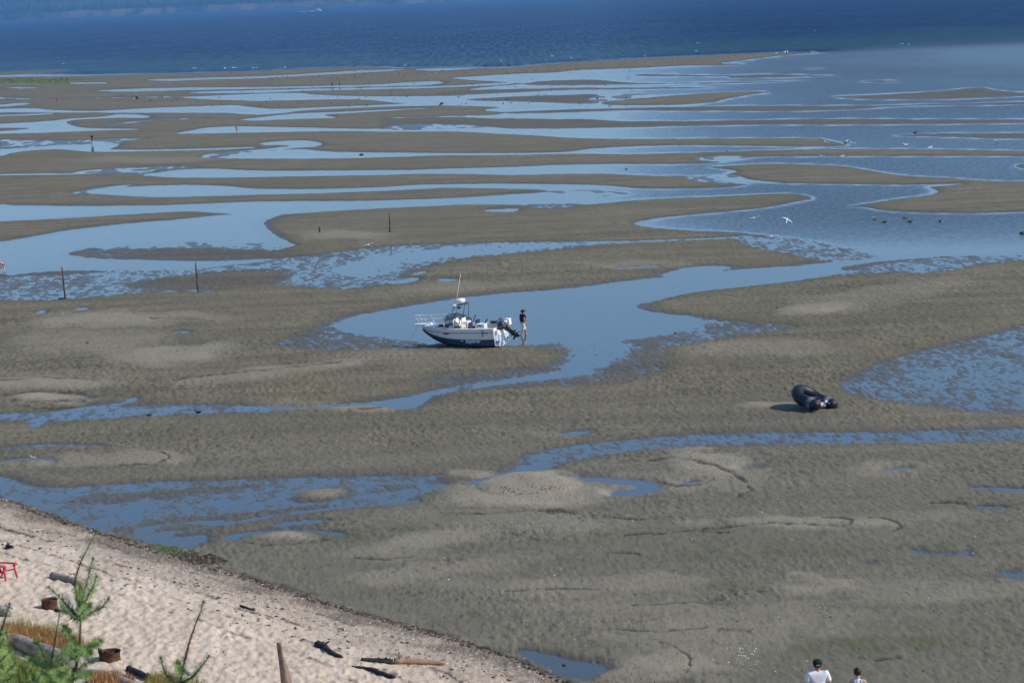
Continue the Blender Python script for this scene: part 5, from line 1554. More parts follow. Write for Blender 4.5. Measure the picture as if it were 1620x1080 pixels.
piling(103.5, 473, 99, 422, .055, 'rusty post with a dark stone at its foot, among the speckled shallows')
piling(313.5, 461.5, 309.8, 415.5, .052, 'slim leaning rusty post without a stone at its foot', False)
piling(617, 369.5, 616.3, 340, .06, 'straight dark post on bare sand beyond the powerboat', False)
piling(506, 370, 505.5, 361, .07, 'short stub of a post near the straight dark post', False)

# ================================================================== BEACH THINGS
def red_chair(loc, yaw):
    C_ = empty('garden_chair', loc, (0, 0, yaw), .80)
    tag(C_, 'red plastic armchair on the dry sand', 'chair')
    for sg in (1, -1):
        l = MB(); l.tube([(.46, sg * .33, 0), (.38, sg * .30, .34), (.36, sg * .30, .56)], [.040, .048, .055], 8, flat=.7); l.build('leg', REDPL, C_)
        l = MB(); l.tube([(-.38, sg * .30, 0), (-.22, sg * .26, .22), (-.10, sg * .25, .33)], [.040, .048, .055], 8, flat=.7); l.build('leg', REDPL, C_)
        a = MB(); a.loft([[Vector((x, sg * (y - w), z)), Vector((x, sg * (y + w), z)), Vector((x, sg * (y + w), z + .045)), Vector((x, sg * (y - w), z + .045))] for x, y, z, w in ((.46, .31, .53, .06), (.42, .31, .58, .08), (.1, .32, .57, .07), (-.2, .31, .56, .06), (-.42, .27, .55, .045))], smooth=False); a.build('armrest', REDPL, C_)
        a = MB(); a.prism([(.36, sg * .27, .40), (-.30, sg * .25, .24), (-.30, sg * .25, .18), (.36, sg * .27, .34)], (0, sg * .02, 0)); a.build('side_rail', REDPL, C_)
    s = MB()
    for k in range(5):
        x = .32 - k * .14
        s.box((x, 0, .385 - k * .035), (.12, .50, .02), rot=(0, -.24, 0))
    s.build('seat', REDPL, C_)
    for k in range(5):
        y = -.20 + k * .10
        b = MB(); b.tube([(-.26, y * .8, .24), (-.40, y, .60), (-.52, y * 1.15, .92 - .4 * y * y)], [.052, .055, .046], 8, flat=.35); b.build('back_slat', REDPL, C_)
    b = MB(); b.tube([(-.36, -.27, .52), (-.38, 0, .50), (-.36, .27, .52)], .02, 8); b.build('back_rail', REDPL, C_)
    return C_
p = land_at(5, 914.5)
red_chair((p.x, p.y, p.z - .01), R(-32))

def fire_ring(px, py, r, h, label, broken=False):
    p = land_at(px, py)
    o = empty('fire_ring', (p.x, p.y, p.z - .02), (0, 0, R(20)))
    tag(o, label, 'fire ring', 'rusty fire rings on the beach')
    rnd = random.Random(px)
    ring = []
    prof = [(r * 1.05, 0), (r * .98, .03), (r * .95, h * .5), (r * .98, h - .03), (r * 1.06, h), (r * .99, h), (r * .91, h - .04), (r * .90, h * .5), (r * .92, .02)]
    m = MB()
    m.loft([[Vector((a * math.cos(t) * (1 + .02 * math.sin(3 * t)), a * math.sin(t), z + .01 * math.sin(2 * t))) for t in [2 * math.pi * k / 28 for k in range(28)]] for a, z in prof], cap=False)
    m.build('steel_rim', RUST, o)
    a = MB(); a.loft([[Vector((q * math.cos(t), q * math.sin(t), z + rnd.uniform(0, .03))) for t in [2 * math.pi * k / 14 for k in range(14)]] for q, z in ((r * .9, h * .35), (r * .5, h * .45), (.02, h * .55))]); a.build('ash', ASH, o)
    if broken:
        b = MB()
        b.loft([[Vector((r * 1.03 * math.cos(t), r * 1.03 * math.sin(t), h - .02)), Vector((r * 1.05 * math.cos(t), r * 1.05 * math.sin(t), h + .16 * max(0, math.sin((t - 2.0) * 1.5)))), Vector((r * .98 * math.cos(t), r * .98 * math.sin(t), h + .15 * max(0, math.sin((t - 2.0) * 1.5)))), Vector((r * .97 * math.cos(t), r * .97 * math.sin(t), h - .02))] for t in [2.0 + k * .2 for k in range(11)]], smooth=False)
        b.build('bent_shield', CHARW, o)
    for k in range(4):
        s = MB(); t = rnd.uniform(0, 6.28)
        s.tube([(r * .55 * math.cos(t), r * .55 * math.sin(t), h * .55), (r * .6 * math.cos(t + 2.6), r * .6 * math.sin(t + 2.6), h * .85)], [.035, .03], 7); s.build('burnt_stick', CHARW, o)
    return o
fire_ring(79, 961.5, .25, .30, 'whole rusty fire ring farther from the dune grass')
fire_ring(174, 1043.5, .30, .27, 'rusty fire ring with bent black shield near the dune grass', True)

def driftwood(pts, radii, label, m, end=None, group='driftwood lying on the beach', knots=0, seed=1, name='driftwood', cat='driftwood', sink=.35, stub=False):
    """pts: places on the ground (survey coordinates) with height above ground of the axis"""
    P3 = []
    for (px, py), r in zip(pts, radii):
        q = land_at(px, py)
        P3.append(Vector((q.x, q.y, q.z + r * (1 - sink))))
    c = P3[0].copy()
    rnd = random.Random(seed)
    path, rr = [], []
    for i in range(len(P3) - 1):
        for k in range(5):
            t = k / 5
            path.append(P3[i].lerp(P3[i + 1], t) - c + Vector((rnd.uniform(-.1, .1), rnd.uniform(-.1, .1), rnd.uniform(-.06, .12))) * radii[i])
            rr.append((radii[i] * (1 - t) + radii[i + 1] * t) * rnd.uniform(.9, 1.1))
    path.append(P3[-1] - c); rr.append(radii[-1])
    t = MB(); t.tube(path, rr, 10)
    if not knots and end is None and not stub:
        return tag(t.build(name, m, loc=c), label, cat, group)
    o = empty(name, c)
    tag(o, label, cat, group)
    t.build('trunk', m, o)
    if stub:
        b = MB(); s0 = path[len(path) // 8]; b.tube([s0, s0 + Vector((.01, 0, .28))], [.035, .02], 7); b.build('branch_stub', m, o)
    for k in range(knots):
        i = rnd.randrange(1, len(path) - 1)
        d = Vector((rnd.uniform(-1, 1), rnd.uniform(-1, 1), rnd.uniform(.3, 1.2))).normalized()
        b = MB(); b.tube([path[i], path[i] + d * rr[i] * 1.1, path[i] + d * rr[i] * 1.6 + Vector((rnd.uniform(-.1, .1), 0, 0))], [rr[i] * .45, rr[i] * .3, rr[i] * .15], 7); b.build('branch_stub', m, o)
    if end is not None:
        d = (path[0] - path[1]).normalized()
        e = MB(); e.tube([path[0] - d * .005, path[0] + d * .02], rr[0] * .9, 10); e.build('cut_end', end, o)
    return o
BLEACH = mat('bleached_wood', (.50, .46, .41), .85, .2, var=.25, vscale=6, bump=.7, bscale=30)
driftwood([(84, 915), (105, 920), (130, 927)], [.14, .13, .10], 'dark weathered log with knobbly top behind the sapling leader', WOOD, knots=2, seed=3)
driftwood([(-14, 968), (4, 972), (12, 976)], [.17, .16, .14], 'thick grey log end standing clear above the dune grass', WOOD, BLEACH, seed=4)
driftwood([(10, 960), (22, 964)], [.06, .05], 'small white bleached stick against the thick log end', BLEACH, seed=5)
driftwood([(88, 967), (103, 968)], [.06, .04], 'short black stick beside the upper fire ring', CHARW, seed=6)
driftwood([(12, 866), (20, 867)], [.09, .06], 'dark lump of driftwood on the sand beyond the red chair', CHARW, knots=2, seed=7)
driftwood([(6, 868), (14, 869)], [.03, .02], 'thin dark stick beside the dark lump beyond the red chair', CHARW, seed=27)
driftwood([(381, 960), (403, 966)], [.05, .03], 'dark flat stick alone on the pale sand in mid beach', CHARW, seed=8)
driftwood([(345, 954), (361, 956)], [.03, .02], 'thin brown stick near the dark flat stick', BROWNW, seed=9)
driftwood([(500, 1021), (512, 1026), (522, 1033)], [.085, .11, .07], 'knobbly charred log pointing down the beach', CHARW, knots=7, seed=10)
driftwood([(523, 1034), (541, 1041)], [.08, .045], 'short charred log end just below the knobbly charred log', CHARW, seed=11)
driftwood([(571, 1045.5), (600, 1048), (622, 1050)], [.06, .085, .09], 'charred half of a broken log beside the brown plank', CHARW, knots=6, seed=12)
driftwood([(624, 1049.5), (665, 1050), (703, 1051.5)], [.10, .085, .06], 'long brown plank-like log with one upright stub', BROWNW, seed=13, stub=True)
driftwood([(557, 1055), (585, 1061), (605, 1068), (624, 1073)], [.03, .07, .075, .06], 'long charred branch lying below the brown plank', CHARW, knots=8, seed=14)
driftwood([(-16, 1008), (40, 1030), (112, 1058)], [.19, .23, .21], 'big grey driftwood log below the dry grass', WOOD, BLEACH, seed=15, name='driftwood_log', sink=.15)
driftwood([(24, 1046), (78, 1068)], [.11, .10], 'thin pale log parallel to the big grey log', BLEACH, seed=16, name='driftwood_log', sink=.15)
driftwood([(28, 1066), (60, 1082)], [.14, .14], 'grey log half hidden behind the green grass', WOOD, seed=17, name='driftwood_log', sink=.15)
driftwood([(118, 1070), (180, 1079), (230, 1100)], [.15, .15, .14], 'grey log between the tall sapling and the orange tuft', WOOD, seed=18, name='driftwood_log', sink=.2)
driftwood([(204, 1062), (222, 1069), (246, 1082)], [.10, .09, .08], 'black and white log piece between two grass tufts', CHARW, BLEACH, seed=19, knots=3, name='driftwood_log', sink=.2)
driftwood([(288, 1062), (302, 1070)], [.08, .07], 'small grey log end behind the sparse sapling', WOOD, seed=20, name='driftwood_log')

STAKE = mat('stake_wood', (.23, .165, .115), .85, .2, var=.4, vscale=5, bump=.9, bscale=30)
# broken post nearer the eye
pt = at_depth(455, 1082, 62)
zb = gz(pt.x, pt.y)
top = at_depth(447, 1016, 62)
o = empty('stump_post', (pt.x, pt.y, zb))
tag(o, 'splintered grey stump of a post rising before the pale sand', 'post')
rnd = random.Random(2)
m_ = MB()
rings = []
H = top.z - zb
for t in (-.05, .1, .3, .5, .68, .82, .90, .95, 1.0):
    c = Vector((top.x - pt.x, 0, 0)) * max(0, t) + Vector((0, 0, H * t))
    r = .155 * (1 - .25 * max(0, t))
    ring = []
    for k in range(14):
        a = 2 * math.pi * k / 14
        cut = 1.0 if t < .6 else max(.12, 1 - (t - .55) * 2.1 * (1 + .9 * math.cos(a)))
        off = -.05 * max(0, t - .6) / .4
        ring.append(c + Vector((r * cut * math.cos(a) + off, r * math.sin(a) * (1 if t < .8 else .55), (.06 * math.sin(k * 2.3) if .5 < t < .95 else 0))))
    rings.append(ring)
m_.loft(rings); m_.build('shaft', STAKE, o)
for k in range(3):
    s = MB(); a = 2.4 + k * .5
    s.tube([(top.x - pt.x + .05 * math.cos(a), .05 * math.sin(a), H * .72), (top.x - pt.x + .05 * math.cos(a) - .01, .05 * math.sin(a), H * (.90 - .06 * k))], [.03, .008], 6); s.build('splinter', WOOD, o)

# stones and debris on the flats
def stone(px, py, w, label, m=STONE, name='stone', cat='stone', flat=.6):
    p = land_at(px, py)
    k = ppm(px, py)
    rnd = random.Random(px)
    b = MB(); b.ball((0, 0, 0), (w / k / 2, w / k / 2 * .8, w / k / 2 * flat), 9, 6, .25, rnd)
    o = b.build(name, m, loc=(p.x, p.y, p.z + w / k * flat * .25))
    tag(o, label, cat, 'stones lying about')
    return o
stone(893, 1052, 7, 'dark stone standing in the puddle at the foot of the beach')
stone(572, 245, 7, 'long dark stone in the far stream beyond the straight post', flat=.35)
stone(1617, 370, 9, 'broad dark rock in the wide lagoon beyond the five wading birds')
stone(699, 164, 6, 'dark stone in the far pool beyond the pair of walkers', flat=.4)
stone(238, 160, 3, 'small dark stone beside the digging pair')
stone(991, 268, 3.5, 'small round dark stone in the middle of a far pool')
stone(1068, 527, 4, 'small dark stone in the speckled end of the large pool')
stone(1229, 488, 4, 'small dark stone on the pale sand beyond the far end of the large pool')
for k, (px, py, w) in enumerate(((752, 104.5, 3.5), (768, 104.6, 5), (791, 104.5, 3), (805, 104.2, 4.5))):
    stone(px, py, w, ('leftmost', 'second from left', 'third from left', 'rightmost')[k] + ' of four dark stones in shallows inside the far bar', flat=.45)
stone(138, 543, 5, 'dark stone on the bare sand on this side of the posts')
stone(1150, 240, 3, 'tiny dark stone by a long thin sand bar')

def scatter(name, label, cat, n, fn, material, size, seed, flat=.5, sides=5):
    """many loose bits too numerous to count, one object"""
    rs = np.random.RandomState(seed)
    V, F_ = [], []
    k = 0
    px, py = fn(rs, n)
    gx, gy = [], []
    for a, b in zip(px, py):
        q = ground(a, b); gx.append(q.x); gy.append(q.y)
    gx, gy = np.array(gx)[None], np.array(gy)[None]
    zz = terrain_arrays(gx, gy, np.full(gx.shape, .3))[0][0]
    # move along the sight line so that raised ground keeps its place
    f = (EYE - zz) / EYE
    gx, gy = gx[0] * f, gy[0] * f
    zz = terrain_arrays(gx[None], gy[None], np.full((1, n), .3))[0][0]
    for i in range(n):
        s = size[0] + (size[1] - size[0]) * rs.rand() ** 2
        a0 = rs.rand() * 6.28
        el = rs.uniform(.6, 1.6)
        c = Vector((gx[i], gy[i], zz[i]))
        ring = []
        for j in range(sides):
            a = 2 * math.pi * j / sides
            x, y = s * el * math.cos(a) * rs.uniform(.7, 1.2), s * math.sin(a) * rs.uniform(.7, 1.2)
            ring.append((c.x + x * math.cos(a0) - y * math.sin(a0), c.y + x * math.sin(a0) + y * math.cos(a0), c.z - s * .1))
        V += ring + [(c.x, c.y, c.z + s * flat * 1.6)]
        F_ += [(k + j, k + (j + 1) % sides, k + sides) for j in range(sides)]
        k += sides + 1
    me = bpy.data.meshes.new(name)
    me.from_pydata(V, [], F_)
    me.materials.append(material)
    o = bpy.data.objects.new(name, me); COL.objects.link(o)
    tag(o, label, cat, kind='stuff')
    return o
toe_px = np.array([(-20,778),(0,787),(60,809),(130,834),(200,856),(300,886),(400,917),(500,948),(600,977),(700,1005),(800,1037),(860,1063),(905,1083)], float)
def along_toe(lo, hi, spread=1.0):
    def fn(rs, n):
        t = rs.rand(n) * 925 - 20
        y = np.interp(t, toe_px[:, 0], toe_px[:, 1])
        return t, y + lo + (hi - lo) * rs.rand(n) ** spread
    return fn
def region(x0, x1, y0, y1):
    def fn(rs, n): return x0 + (x1 - x0) * rs.rand(n), y0 + (y1 - y0) * rs.rand(n)
    return fn
scatter('pebbles', 'grey and brown pebbles along the foot of the beach', 'pebbles', 2600, along_toe(-2, 48, 1.5), mat('beach_pebble', (.17, .135, .10), .8, .3, var=.6, vscale=3), (.012, .04), 11)
def multi(*parts):
    """several regions, each with its own number of bits"""
    def fn(rs, n):
        xs, ys = [], []
        for k, f in parts:
            x, y = f(rs, k); xs.append(x); ys.append(y)
        return np.concatenate(xs), np.concatenate(ys)
    return fn
def cluster(cx, cy, sx, sy): return lambda rs, n: (rs.normal(cx, sx, n), rs.normal(cy, sy, n))
scatter('shells', 'white shells and shell bits along the beach foot and over the flats', 'shells', 1240, multi((900, along_toe(0, 75, 1.2)), (120, region(700, 1640, 700, 1080)), (60, cluster(1182, 1038, 22, 11)), (160, region(0, 1620, 240, 620))), SHELL, (.012, .034), 12, .4)
scatter('kelp', 'strands of dark kelp on the tide lines and upper beach', 'kelp', 2900, multi((1700, along_toe(-3, 6, 1.0)), (450, along_toe(25, 90, 1.0)), (750, lambda rs, n: (lambda a, r: (315 + 45 * r * np.cos(a), 882 + 8 * r * np.sin(a) + .12 * 45 * r * np.cos(a)))(rs.uniform(0, 6.28, n), rs.rand(n) ** .6))), KELP, (.02, .09), 13, .33)
scatter('stones', 'dark stones, clods and worm casts on the near flats', 'stones', 1720, multi((1500, region(300, 1640, 560, 1080)), (70, cluster(800, 770, 11, 2.2)), (100, cluster(868, 768.5, 15, 3)), (50, cluster(835, 773, 18, 2))), mat('worm_cast', (.070, .060, .043), .9, .2, var=.5, vscale=3), (.012, .040), 20, .6)
scatter('outer_stones', 'small dark stones on the outer flats', 'stones', 460, region(180, 1000, 108, 170), STONE, (.08, .26), 18, .6)
scatter('cobbles', 'brown cobbles on the outer gravel bar', 'cobbles', 700, lambda rs, n: (lambda x: (x, np.interp(x, (380, 620, 810, 1000, 1215), (128, 117.5, 112, 102, 88)) + rs.uniform(-3.5, 4, n)))(380 + 840 * rs.rand(n)), mat('bar_cobble', (.19, .125, .075), .85, .2, var=.5, vscale=.6), (.12, .35), 19, .6)
scatter('seaweed', 'bright green sea lettuce patch at the foot of the beach', 'seaweed', 520, lambda rs, n: (lambda a, r: (270 + 36 * r * np.cos(a), 872 + 8 * r * np.sin(a) + .2 * 36 * r * np.cos(a)))(rs.uniform(0, 6.28, n), rs.rand(n) ** .7), ULVA, (.025, .085), 22, .4)
scatter('outer_weed', 'green weed on the outer sand bars', 'seaweed', 900, lambda rs, n: (-20 + 130 * rs.rand(n) ** 1.2, 128 + rs.uniform(-3, 3.5, n)), mat('outer_green_weed', (.085, .105, .03), .7, .3, var=.5, vscale=.5), (.3, .8), 24, .35)

# foam lines on the sea edge
fm = MB(); rnd = random.Random(9)
for px, py, w in [(1427, 69.5, 7), (1438, 70.5, 4), (1104, 68.5, 5), (1102, 81, 4), (310, 108, 8), (355, 108, 7), (372, 107.5, 9), (403, 107.5, 8), (450, 107, 7), (1020, 88.5, 4), (903, 92, 5), (875, 89, 6), (792, 97, 4), (1163, 18, 3), (1412, 18, 3), (1114, 11, 3), (640, 104, 6), (100, 101, 3), (1245, 79, 3), (690, 60, 3), (820, 43, 3), (586, 42, 3), (1290, 49, 3), (990, 58, 3)]:
    q = ground(px, py); k = ppm(px, py)
    for j in range(4):
        x = q.x + rnd.uniform(-.5, .5) * w / k
        fm.ball((x, q.y + rnd.uniform(-1, 1), .0), (w / k * rnd.uniform(.05, .16), .4, .08 + rnd.uniform(0, .09)), 7, 4)
o = fm.build('breaking_foam', FOAM); tag(o, 'small white wave crests along the sea edge', 'foam', kind='stuff')

# motor cruiser out on the strait
p = ground(504, 17.6)
mc = empty('motor_cruiser', p, (0, 0, R(-6))); tag(mc, 'white motor cruiser under way near the far shore', 'boat')
b = MB(); b.loft([[Vector((x, -w, z1)), Vector((x, w, z1)), Vector((x, w * .8, 0)), Vector((x, -w * .8, 0))] for x, w, z1 in ((-6, 1.9, 1.7), (0, 2.0, 1.9), (3.5, 1.6, 2.2), (6.2, .1, 2.7))], smooth=False); b.build('hull', GEL, mc)
b = MB(); b.loft([[Vector((x, -w, 1.8)), Vector((x, w, 1.8)), Vector((x - .3, w * .85, z1)), Vector((x - .3, -w * .85, z1))] for x, w, z1 in ((-2.2, 1.5, 4.2), (.8, 1.5, 4.3), (2.6, 1.2, 3.0))], smooth=False); b.build('cabin', GEL, mc)
b = MB(); b.tube([(-4.2, 0, 1.6), (-4.4, 0, 5.0)], .18, 6); b.tube([(-4.4, -1.2, 4.6), (-4.4, 1.2, 4.6)], .2, 6); b.build('mast', GEL, mc)
wk = MB()
for j in range(26):
    t = rnd.random()
    if .30 < t < .36: continue
    wk.ball((-9 - t * 30, rnd.uniform(-1.5, 1.5), .15), (2.2, 1.2, .55 - .3 * t), 7, 4)
w_ = wk.build('wake', FOAM, mc); w_['kind'] = 'stuff'

# ================================================================== GRASS
def grass(name, label, centres, n, h, cols, seed, width=.008, lean=.35):
    rs = np.random.RandomState(seed)
    V, F_ = [], []
    C3 = []
    for (px, py, rx, ry) in centres:
        C3.append((px, py, rx, ry))
    wts = np.array([c[2] * c[3] for c in C3]); wts = wts / wts.sum()
    ids = rs.choice(len(C3), n, p=wts)
    a, r = rs.uniform(0, 6.28, n), rs.rand(n) ** .5
    px = np.array([C3[i][0] + C3[i][2] * rr * math.cos(t) for i, rr, t in zip(ids, r, a)])
    py = np.array([C3[i][1] + C3[i][3] * rr * math.sin(t) for i, rr, t in zip(ids, r, a)])
    g = [ground(x, y, 1.45) for x, y in zip(px, py)]
    gx = np.array([[q.x for q in g]]); gy = np.array([[q.y for q in g]])
    gzv = terrain_arrays(gx, gy, np.full(gx.shape, .3))[0][0]
    k = 0
    for i in range(n):
        hh = h * rs.uniform(.45, 1.1) * (1 - .45 * r[i] ** 2)
        t = rs.uniform(0, 6.28); l = lean * rs.rand() * hh
        dx, dy = math.cos(t) * l, math.sin(t) * l
        wx, wy = -math.sin(t * 1.7) * width, math.cos(t * 1.7) * width
        x, y, z = gx[0, i], gy[0, i], gzv[i] - .03
        V += [(x - wx, y - wy, z), (x + wx, y + wy, z), (x + dx * .35 - wx * .8, y + dy * .35 - wy * .8, z + hh * .6), (x + dx * .35 + wx * .8, y + dy * .35 + wy * .8, z + hh * .6), (x + dx, y + dy, z + hh)]
        F_ += [(k, k + 1, k + 3, k + 2), (k + 2, k + 3, k + 4)]
        k += 5
    me = bpy.data.meshes.new(name)
    me.from_pydata(V, [], F_)
    for c in cols: me.materials.append(c)
    mi = np.repeat(rs.randint(0, len(cols), n), 2)
    me.polygons.foreach_set('material_index', mi)
    o = bpy.data.objects.new(name, me); COL.objects.link(o)
    tag(o, label, 'grass', kind='stuff')
    return o
G1 = mat('dry_grass_orange', (.44, .215, .080), .8, .2, var=.35, vscale=3)
G2 = mat('dry_grass_tan', (.46, .30, .14), .8, .2, var=.3, vscale=3)
G3 = mat('olive_grass', (.30, .27, .07), .8, .2, var=.3, vscale=3)
G4 = mat('green_grass', (.17, .25, .055), .7, .25, var=.35, vscale=3)
grass('dry_grass', 'orange dry grass bank above the big grey log', [(20, 1005, 38, 12), (62, 1010, 46, 12), (105, 1020, 36, 9), (40, 1012, 50, 8)], 6500, .62, [G1, G2, G1, G1], 31, .007)
grass('olive_grass_tops', 'olive seed heads standing over the orange grass bank', [(35, 1000, 40, 8), (85, 1008, 46, 8)], 2000, .74, [G3, G3, G2], 32, .006)
grass('dry_grass', 'orange dry grass tuft right of the lower fire ring', [(178, 1070, 36, 9), (150, 1072, 14, 8)], 2600, .45, [G1, G2, G1], 33, .007)
grass('tan_grass', 'tan and green grass tuft in front of the sparse sapling', [(262, 1076, 36, 12), (300, 1080, 34, 8)], 3000, .50, [G2, G3, G3, G4, G1], 34, .007)
grass('green_grass', 'green grass under the saplings', [(8, 1066, 34, 22), (46, 1082, 36, 16), (84, 1090, 34, 10)], 7500, .85, [G4, G3, G4], 35, .009)

# ================================================================== SAPLINGS ON THE BLUFF
BARK = mat('sapling_bark', (.085, .052, .030), .85, .2, var=.35, vscale=25)
SHOOT = mat('green_shoot_bark', (.10, .115, .035), .8, .2, var=.3, vscale=25)
ND1 = mat('fir_needles_dark', (.125, .200, .065), .5, .35, var=.35, vscale=9)
ND2 = mat('fir_needles_light', (.24, .36, .10), .5, .35, var=.3, vscale=9)
ND3 = mat('fir_needles_blue', (.175, .28, .14), .5, .35, var=.3, vscale=9)
def bez(pts, n=14):
    P0 = [Vector(p) for p in pts]
    out = []
    for i in range(len(P0) - 1):
        a, b, c, d = P0[max(0, i - 1)], P0[i], P0[i + 1], P0[min(len(P0) - 1, i + 2)]
        for k in range(n):
            t = k / n
            out.append(.5 * ((2 * b) + (c - a) * t + (2 * a - 5 * b + 4 * c - d) * t * t + (3 * b - a - 3 * c + d) * t ** 3))
    out.append(P0[-1])
    return out
def sapling(D, label, stems, root, seed):
    """stems: (survey points, depth offsets, base radius, needle spacing, needle length, material)"""
    rnd = random.Random(seed)
    rb = at_depth(root[0], root[1], D)
    zb = min(float(terrain_arrays(np.array([[rb.x]]), np.array([[rb.y]]), np.array([[.3]]))[0][0, 0]), EYE - .29 * rb.y - .55, EYE - 1.65)
    o = empty('fir_sapling', (rb.x, rb.y, zb))
    tag(o, label, 'sapling', 'fir saplings on the bluff edge')
    org = Vector((rb.x, rb.y, zb))
    first = True
    for pts, dd, r0, dens, nl, nm, up in stems:
        P3 = [at_depth(x, y, D + dz) - org for (x, y), dz in zip(pts, dd)]
        if first: P3 = [Vector((0, 0, -.05))] + P3
        path = bez(P3)
        n = len(path)
        rad = [r0 * (1 - .75 * i / (n - 1)) for i in range(n)]
        b = MB(); b.tube(path, rad, 7)
        br = b.build('trunk' if first else 'branch', BARK if r0 > .004 else SHOOT, o)
        first = False
        V, F_ = [], []
        k = 0
        L = sum((path[i + 1] - path[i]).length for i in range(n - 1))
        cnt = int(L * dens * (.58 if dens > 900 else .9))
        for j in range(cnt):
            t = (j + rnd.random()) / cnt
            if dens < 700 and t < .08 : continue
            f = t * (n - 1); i = min(int(f), n - 2)
            c = path[i].lerp(path[i + 1], f - i)
            ax = (path[i + 1] - path[i]).normalized()
            u = ax.orthogonal().normalized(); w = ax.cross(u)
            a = rnd.uniform(0, 6.283)
            out_ = u * math.cos(a) + w * math.sin(a)
            ln = nl * rnd.uniform(.8, 1.5) * (1 - .35 * max(0, t - .85) / .15)
            d = (out_ * rnd.uniform(.85, 1.1) + ax * rnd.uniform(.25, .7) * (1 + 1.2 * max(0, t - .9) / .1) + Vector((0, 0, up))).normalized()
            s = d.cross(ax).normalized() * .0012
            q = d.cross(s).normalized() * .0006
            tip = c + d * ln
            mid = c + d * ln * .55 + Vector((0, 0, .001))
            V += [c - s * .6, c + s * .6, mid - s - q, mid + s - q, mid + q, tip]
            F_ += [(k, k + 1, k + 3, k + 2), (k + 2, k + 3, k + 5), (k + 3, k + 4, k + 5), (k + 4, k + 2, k + 5)]
            k += 6
        if k:
            me = bpy.data.meshes.new('needles')
            me.from_pydata([tuple(v) for v in V], [], F_)
            me.materials.append(nm); me.materials.append(ND1 if nm is not ND1 else ND2)
            me.polygons.foreach_set('material_index', np.repeat((np.random.RandomState(k).rand(len(F_) // 4) < .35).astype(np.int32), 4))
            ob = bpy.data.objects.new('needles', me); COL.objects.link(ob)
            ob.parent = br; ob['kind'] = 'stuff'
        # terminal bud cluster
        bd = MB(); bd.ball(tuple(path[-1]), (.005, .005, .007), 7, 5); bd.build('bud', SHOOT, br)
    return o
Z0 = (0,) * 8
sapling(10.4, 'tall young fir sapling with a whorl of bright green shoots', [
    ([(108, 1110), (113, 1082), (121, 1052), (125, 1028), (127, 1000), (127, 975)], Z0, .011, 260, .020, ND1, 0),
    ([(127, 976), (121, 940), (119, 920), (126, 893), (138, 868), (153, 839)], Z0, .0055, 620, .018, ND1, .1),
    ([(128, 972), (134, 935), (140, 910), (147, 884)], (0, .05, .1, .12), .004, 1500, .024, ND1, .1),
    ([(129, 968), (138, 945), (146, 930), (153, 911)], (0, -.05, -.1, -.12), .004, 1600, .025, ND2, .1),
    ([(127, 970), (125, 945), (126, 930)], (0, -.1, -.2), .004, 2000, .026, ND2, .1),
    ([(127, 978), (113, 965), (98, 948), (78, 929)], (0, -.05, -.1, -.1), .0045, 2000, .027, ND3, .15),
    ([(126, 980), (115, 975), (104, 966), (98, 958)], (0, .1, .15, .2), .004, 1500, .024, ND1, .1),
    ([(129, 979), (145, 968), (160, 961), (172, 946)], (0, .05, .1, .12), .005, 1700, .025, ND3, .15),
    ([(128, 978), (134, 965), (141, 958)], (0, -.15, -.3), .004, 1900, .025, ND2, .1),
    ([(125, 1028), (140, 1024), (151, 1018), (158, 1014)], (0, -.1, -.15, -.2), .0045, 2400, .027, ND2, .1),
    ([(124, 1027), (114, 1012), (107, 1000), (100, 990)], (0, -.08, -.12, -.2), .004, 2000, .025, ND2, .1),
    ([(125, 1030), (135, 1030), (142, 1034)], (0, -.2, -.35), .004, 2200, .025, ND2, 0),
    ([(122, 1040), (116, 1034), (110, 1036)], (0, -.15, -.3), .004, 1800, .025, ND2, .1),
    ([(119, 1060), (135, 1050), (150, 1044)], (0, .05, .1), .004, 1700, .024, ND3, .1),
    ([(117, 1072), (130, 1068), (142, 1066)], (0, -.1, -.2), .004, 1700, .024, ND1, .1)], (105, 1120), 1)
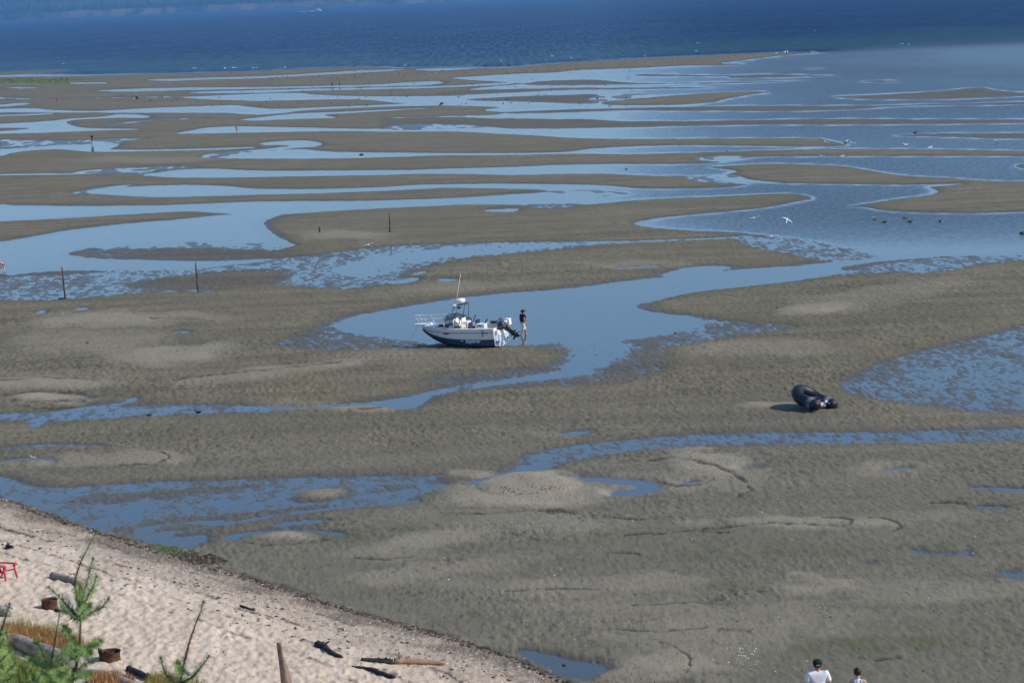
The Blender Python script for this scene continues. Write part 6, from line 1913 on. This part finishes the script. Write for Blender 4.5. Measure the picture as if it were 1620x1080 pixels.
sapling(9.6, 'bushy fir sapling beside the tall one, branches fanning from low down', [
    ([(75, 1110), (78, 1080), (80, 1058)], Z0, .010, 500, .022, ND1, 0),
    ([(80, 1058), (84, 1030), (90, 995), (95, 966)], Z0, .005, 700, .019, ND1, .1),
    ([(80, 1056), (70, 1038), (62, 1022), (58, 1014)], (0, -.05, -.1, -.1), .005, 2000, .027, ND2, .1),
    ([(80, 1057), (94, 1040), (104, 1030), (112, 1022)], (0, .1, .2, .3), .005, 1500, .026, ND1, .1),
    ([(80, 1058), (96, 1050), (110, 1043), (122, 1037)], (0, .05, .1, .1), .005, 1500, .026, ND1, .1),
    ([(79, 1062), (66, 1052), (52, 1050), (46, 1044)], (0, -.1, -.2, -.25), .005, 2000, .027, ND2, .1),
    ([(78, 1070), (88, 1066), (98, 1066), (104, 1060)], (0, -.15, -.3, -.35), .005, 2200, .027, ND2, .1),
    ([(77, 1078), (62, 1072), (52, 1074)], (0, -.2, -.4), .005, 2200, .027, ND2, .1),
    ([(77, 1080), (92, 1080), (108, 1078)], (0, -.1, -.25), .005, 2200, .027, ND2, .1),
    ([(78, 1084), (70, 1078), (66, 1066)], (0, -.3, -.5), .005, 2200, .027, ND2, .1)], (74, 1120), 2)
sapling(10.0, 'sparse fir sapling with a long curved leader', [
    ([(281, 1110), (285, 1085), (288, 1062), (293, 1042)], Z0, .009, 520, .020, ND1, 0),
    ([(293, 1042), (299, 1018), (310, 985), (318, 965), (322, 951)], Z0, .005, 700, .015, ND1, .1),
    ([(286, 1080), (304, 1070), (318, 1055), (330, 1037)], (0, -.05, -.1, -.1), .005, 1500, .022, ND3, .1),
    ([(284, 1085), (270, 1075), (260, 1060), (254, 1040)], (0, -.05, -.1, -.1), .005, 1600, .023, ND2, .1),
    ([(288, 1066), (282, 1056), (280, 1048)], (0, -.1, -.2), .004, 1500, .022, ND2, .1)], (280, 1120), 3)
sapling(9.0, 'small fir sapling half out of view beside the grey log end', [
    ([(-14, 1110), (-8, 1060), (-2, 1020), (2, 1000)], Z0, .009, 600, .022, ND1, 0),
    ([(2, 1000), (6, 985), (11, 968), (15, 955)], Z0, .005, 1000, .020, ND2, .1),
    ([(-2, 1022), (6, 1012), (10, 1000)], (0, -.05, -.1), .004, 1500, .024, ND2, .1),
    ([(-6, 1050), (6, 1040), (14, 1030)], (0, -.1, -.2), .005, 1700, .026, ND2, .1),
    ([(-8, 1068), (8, 1064), (22, 1052)], (0, -.1, -.2), .005, 1700, .026, ND2, .1),
    ([(-10, 1082), (4, 1078), (16, 1072)], (0, -.2, -.3), .005, 1700, .026, ND2, .1)], (-14, 1120), 4)
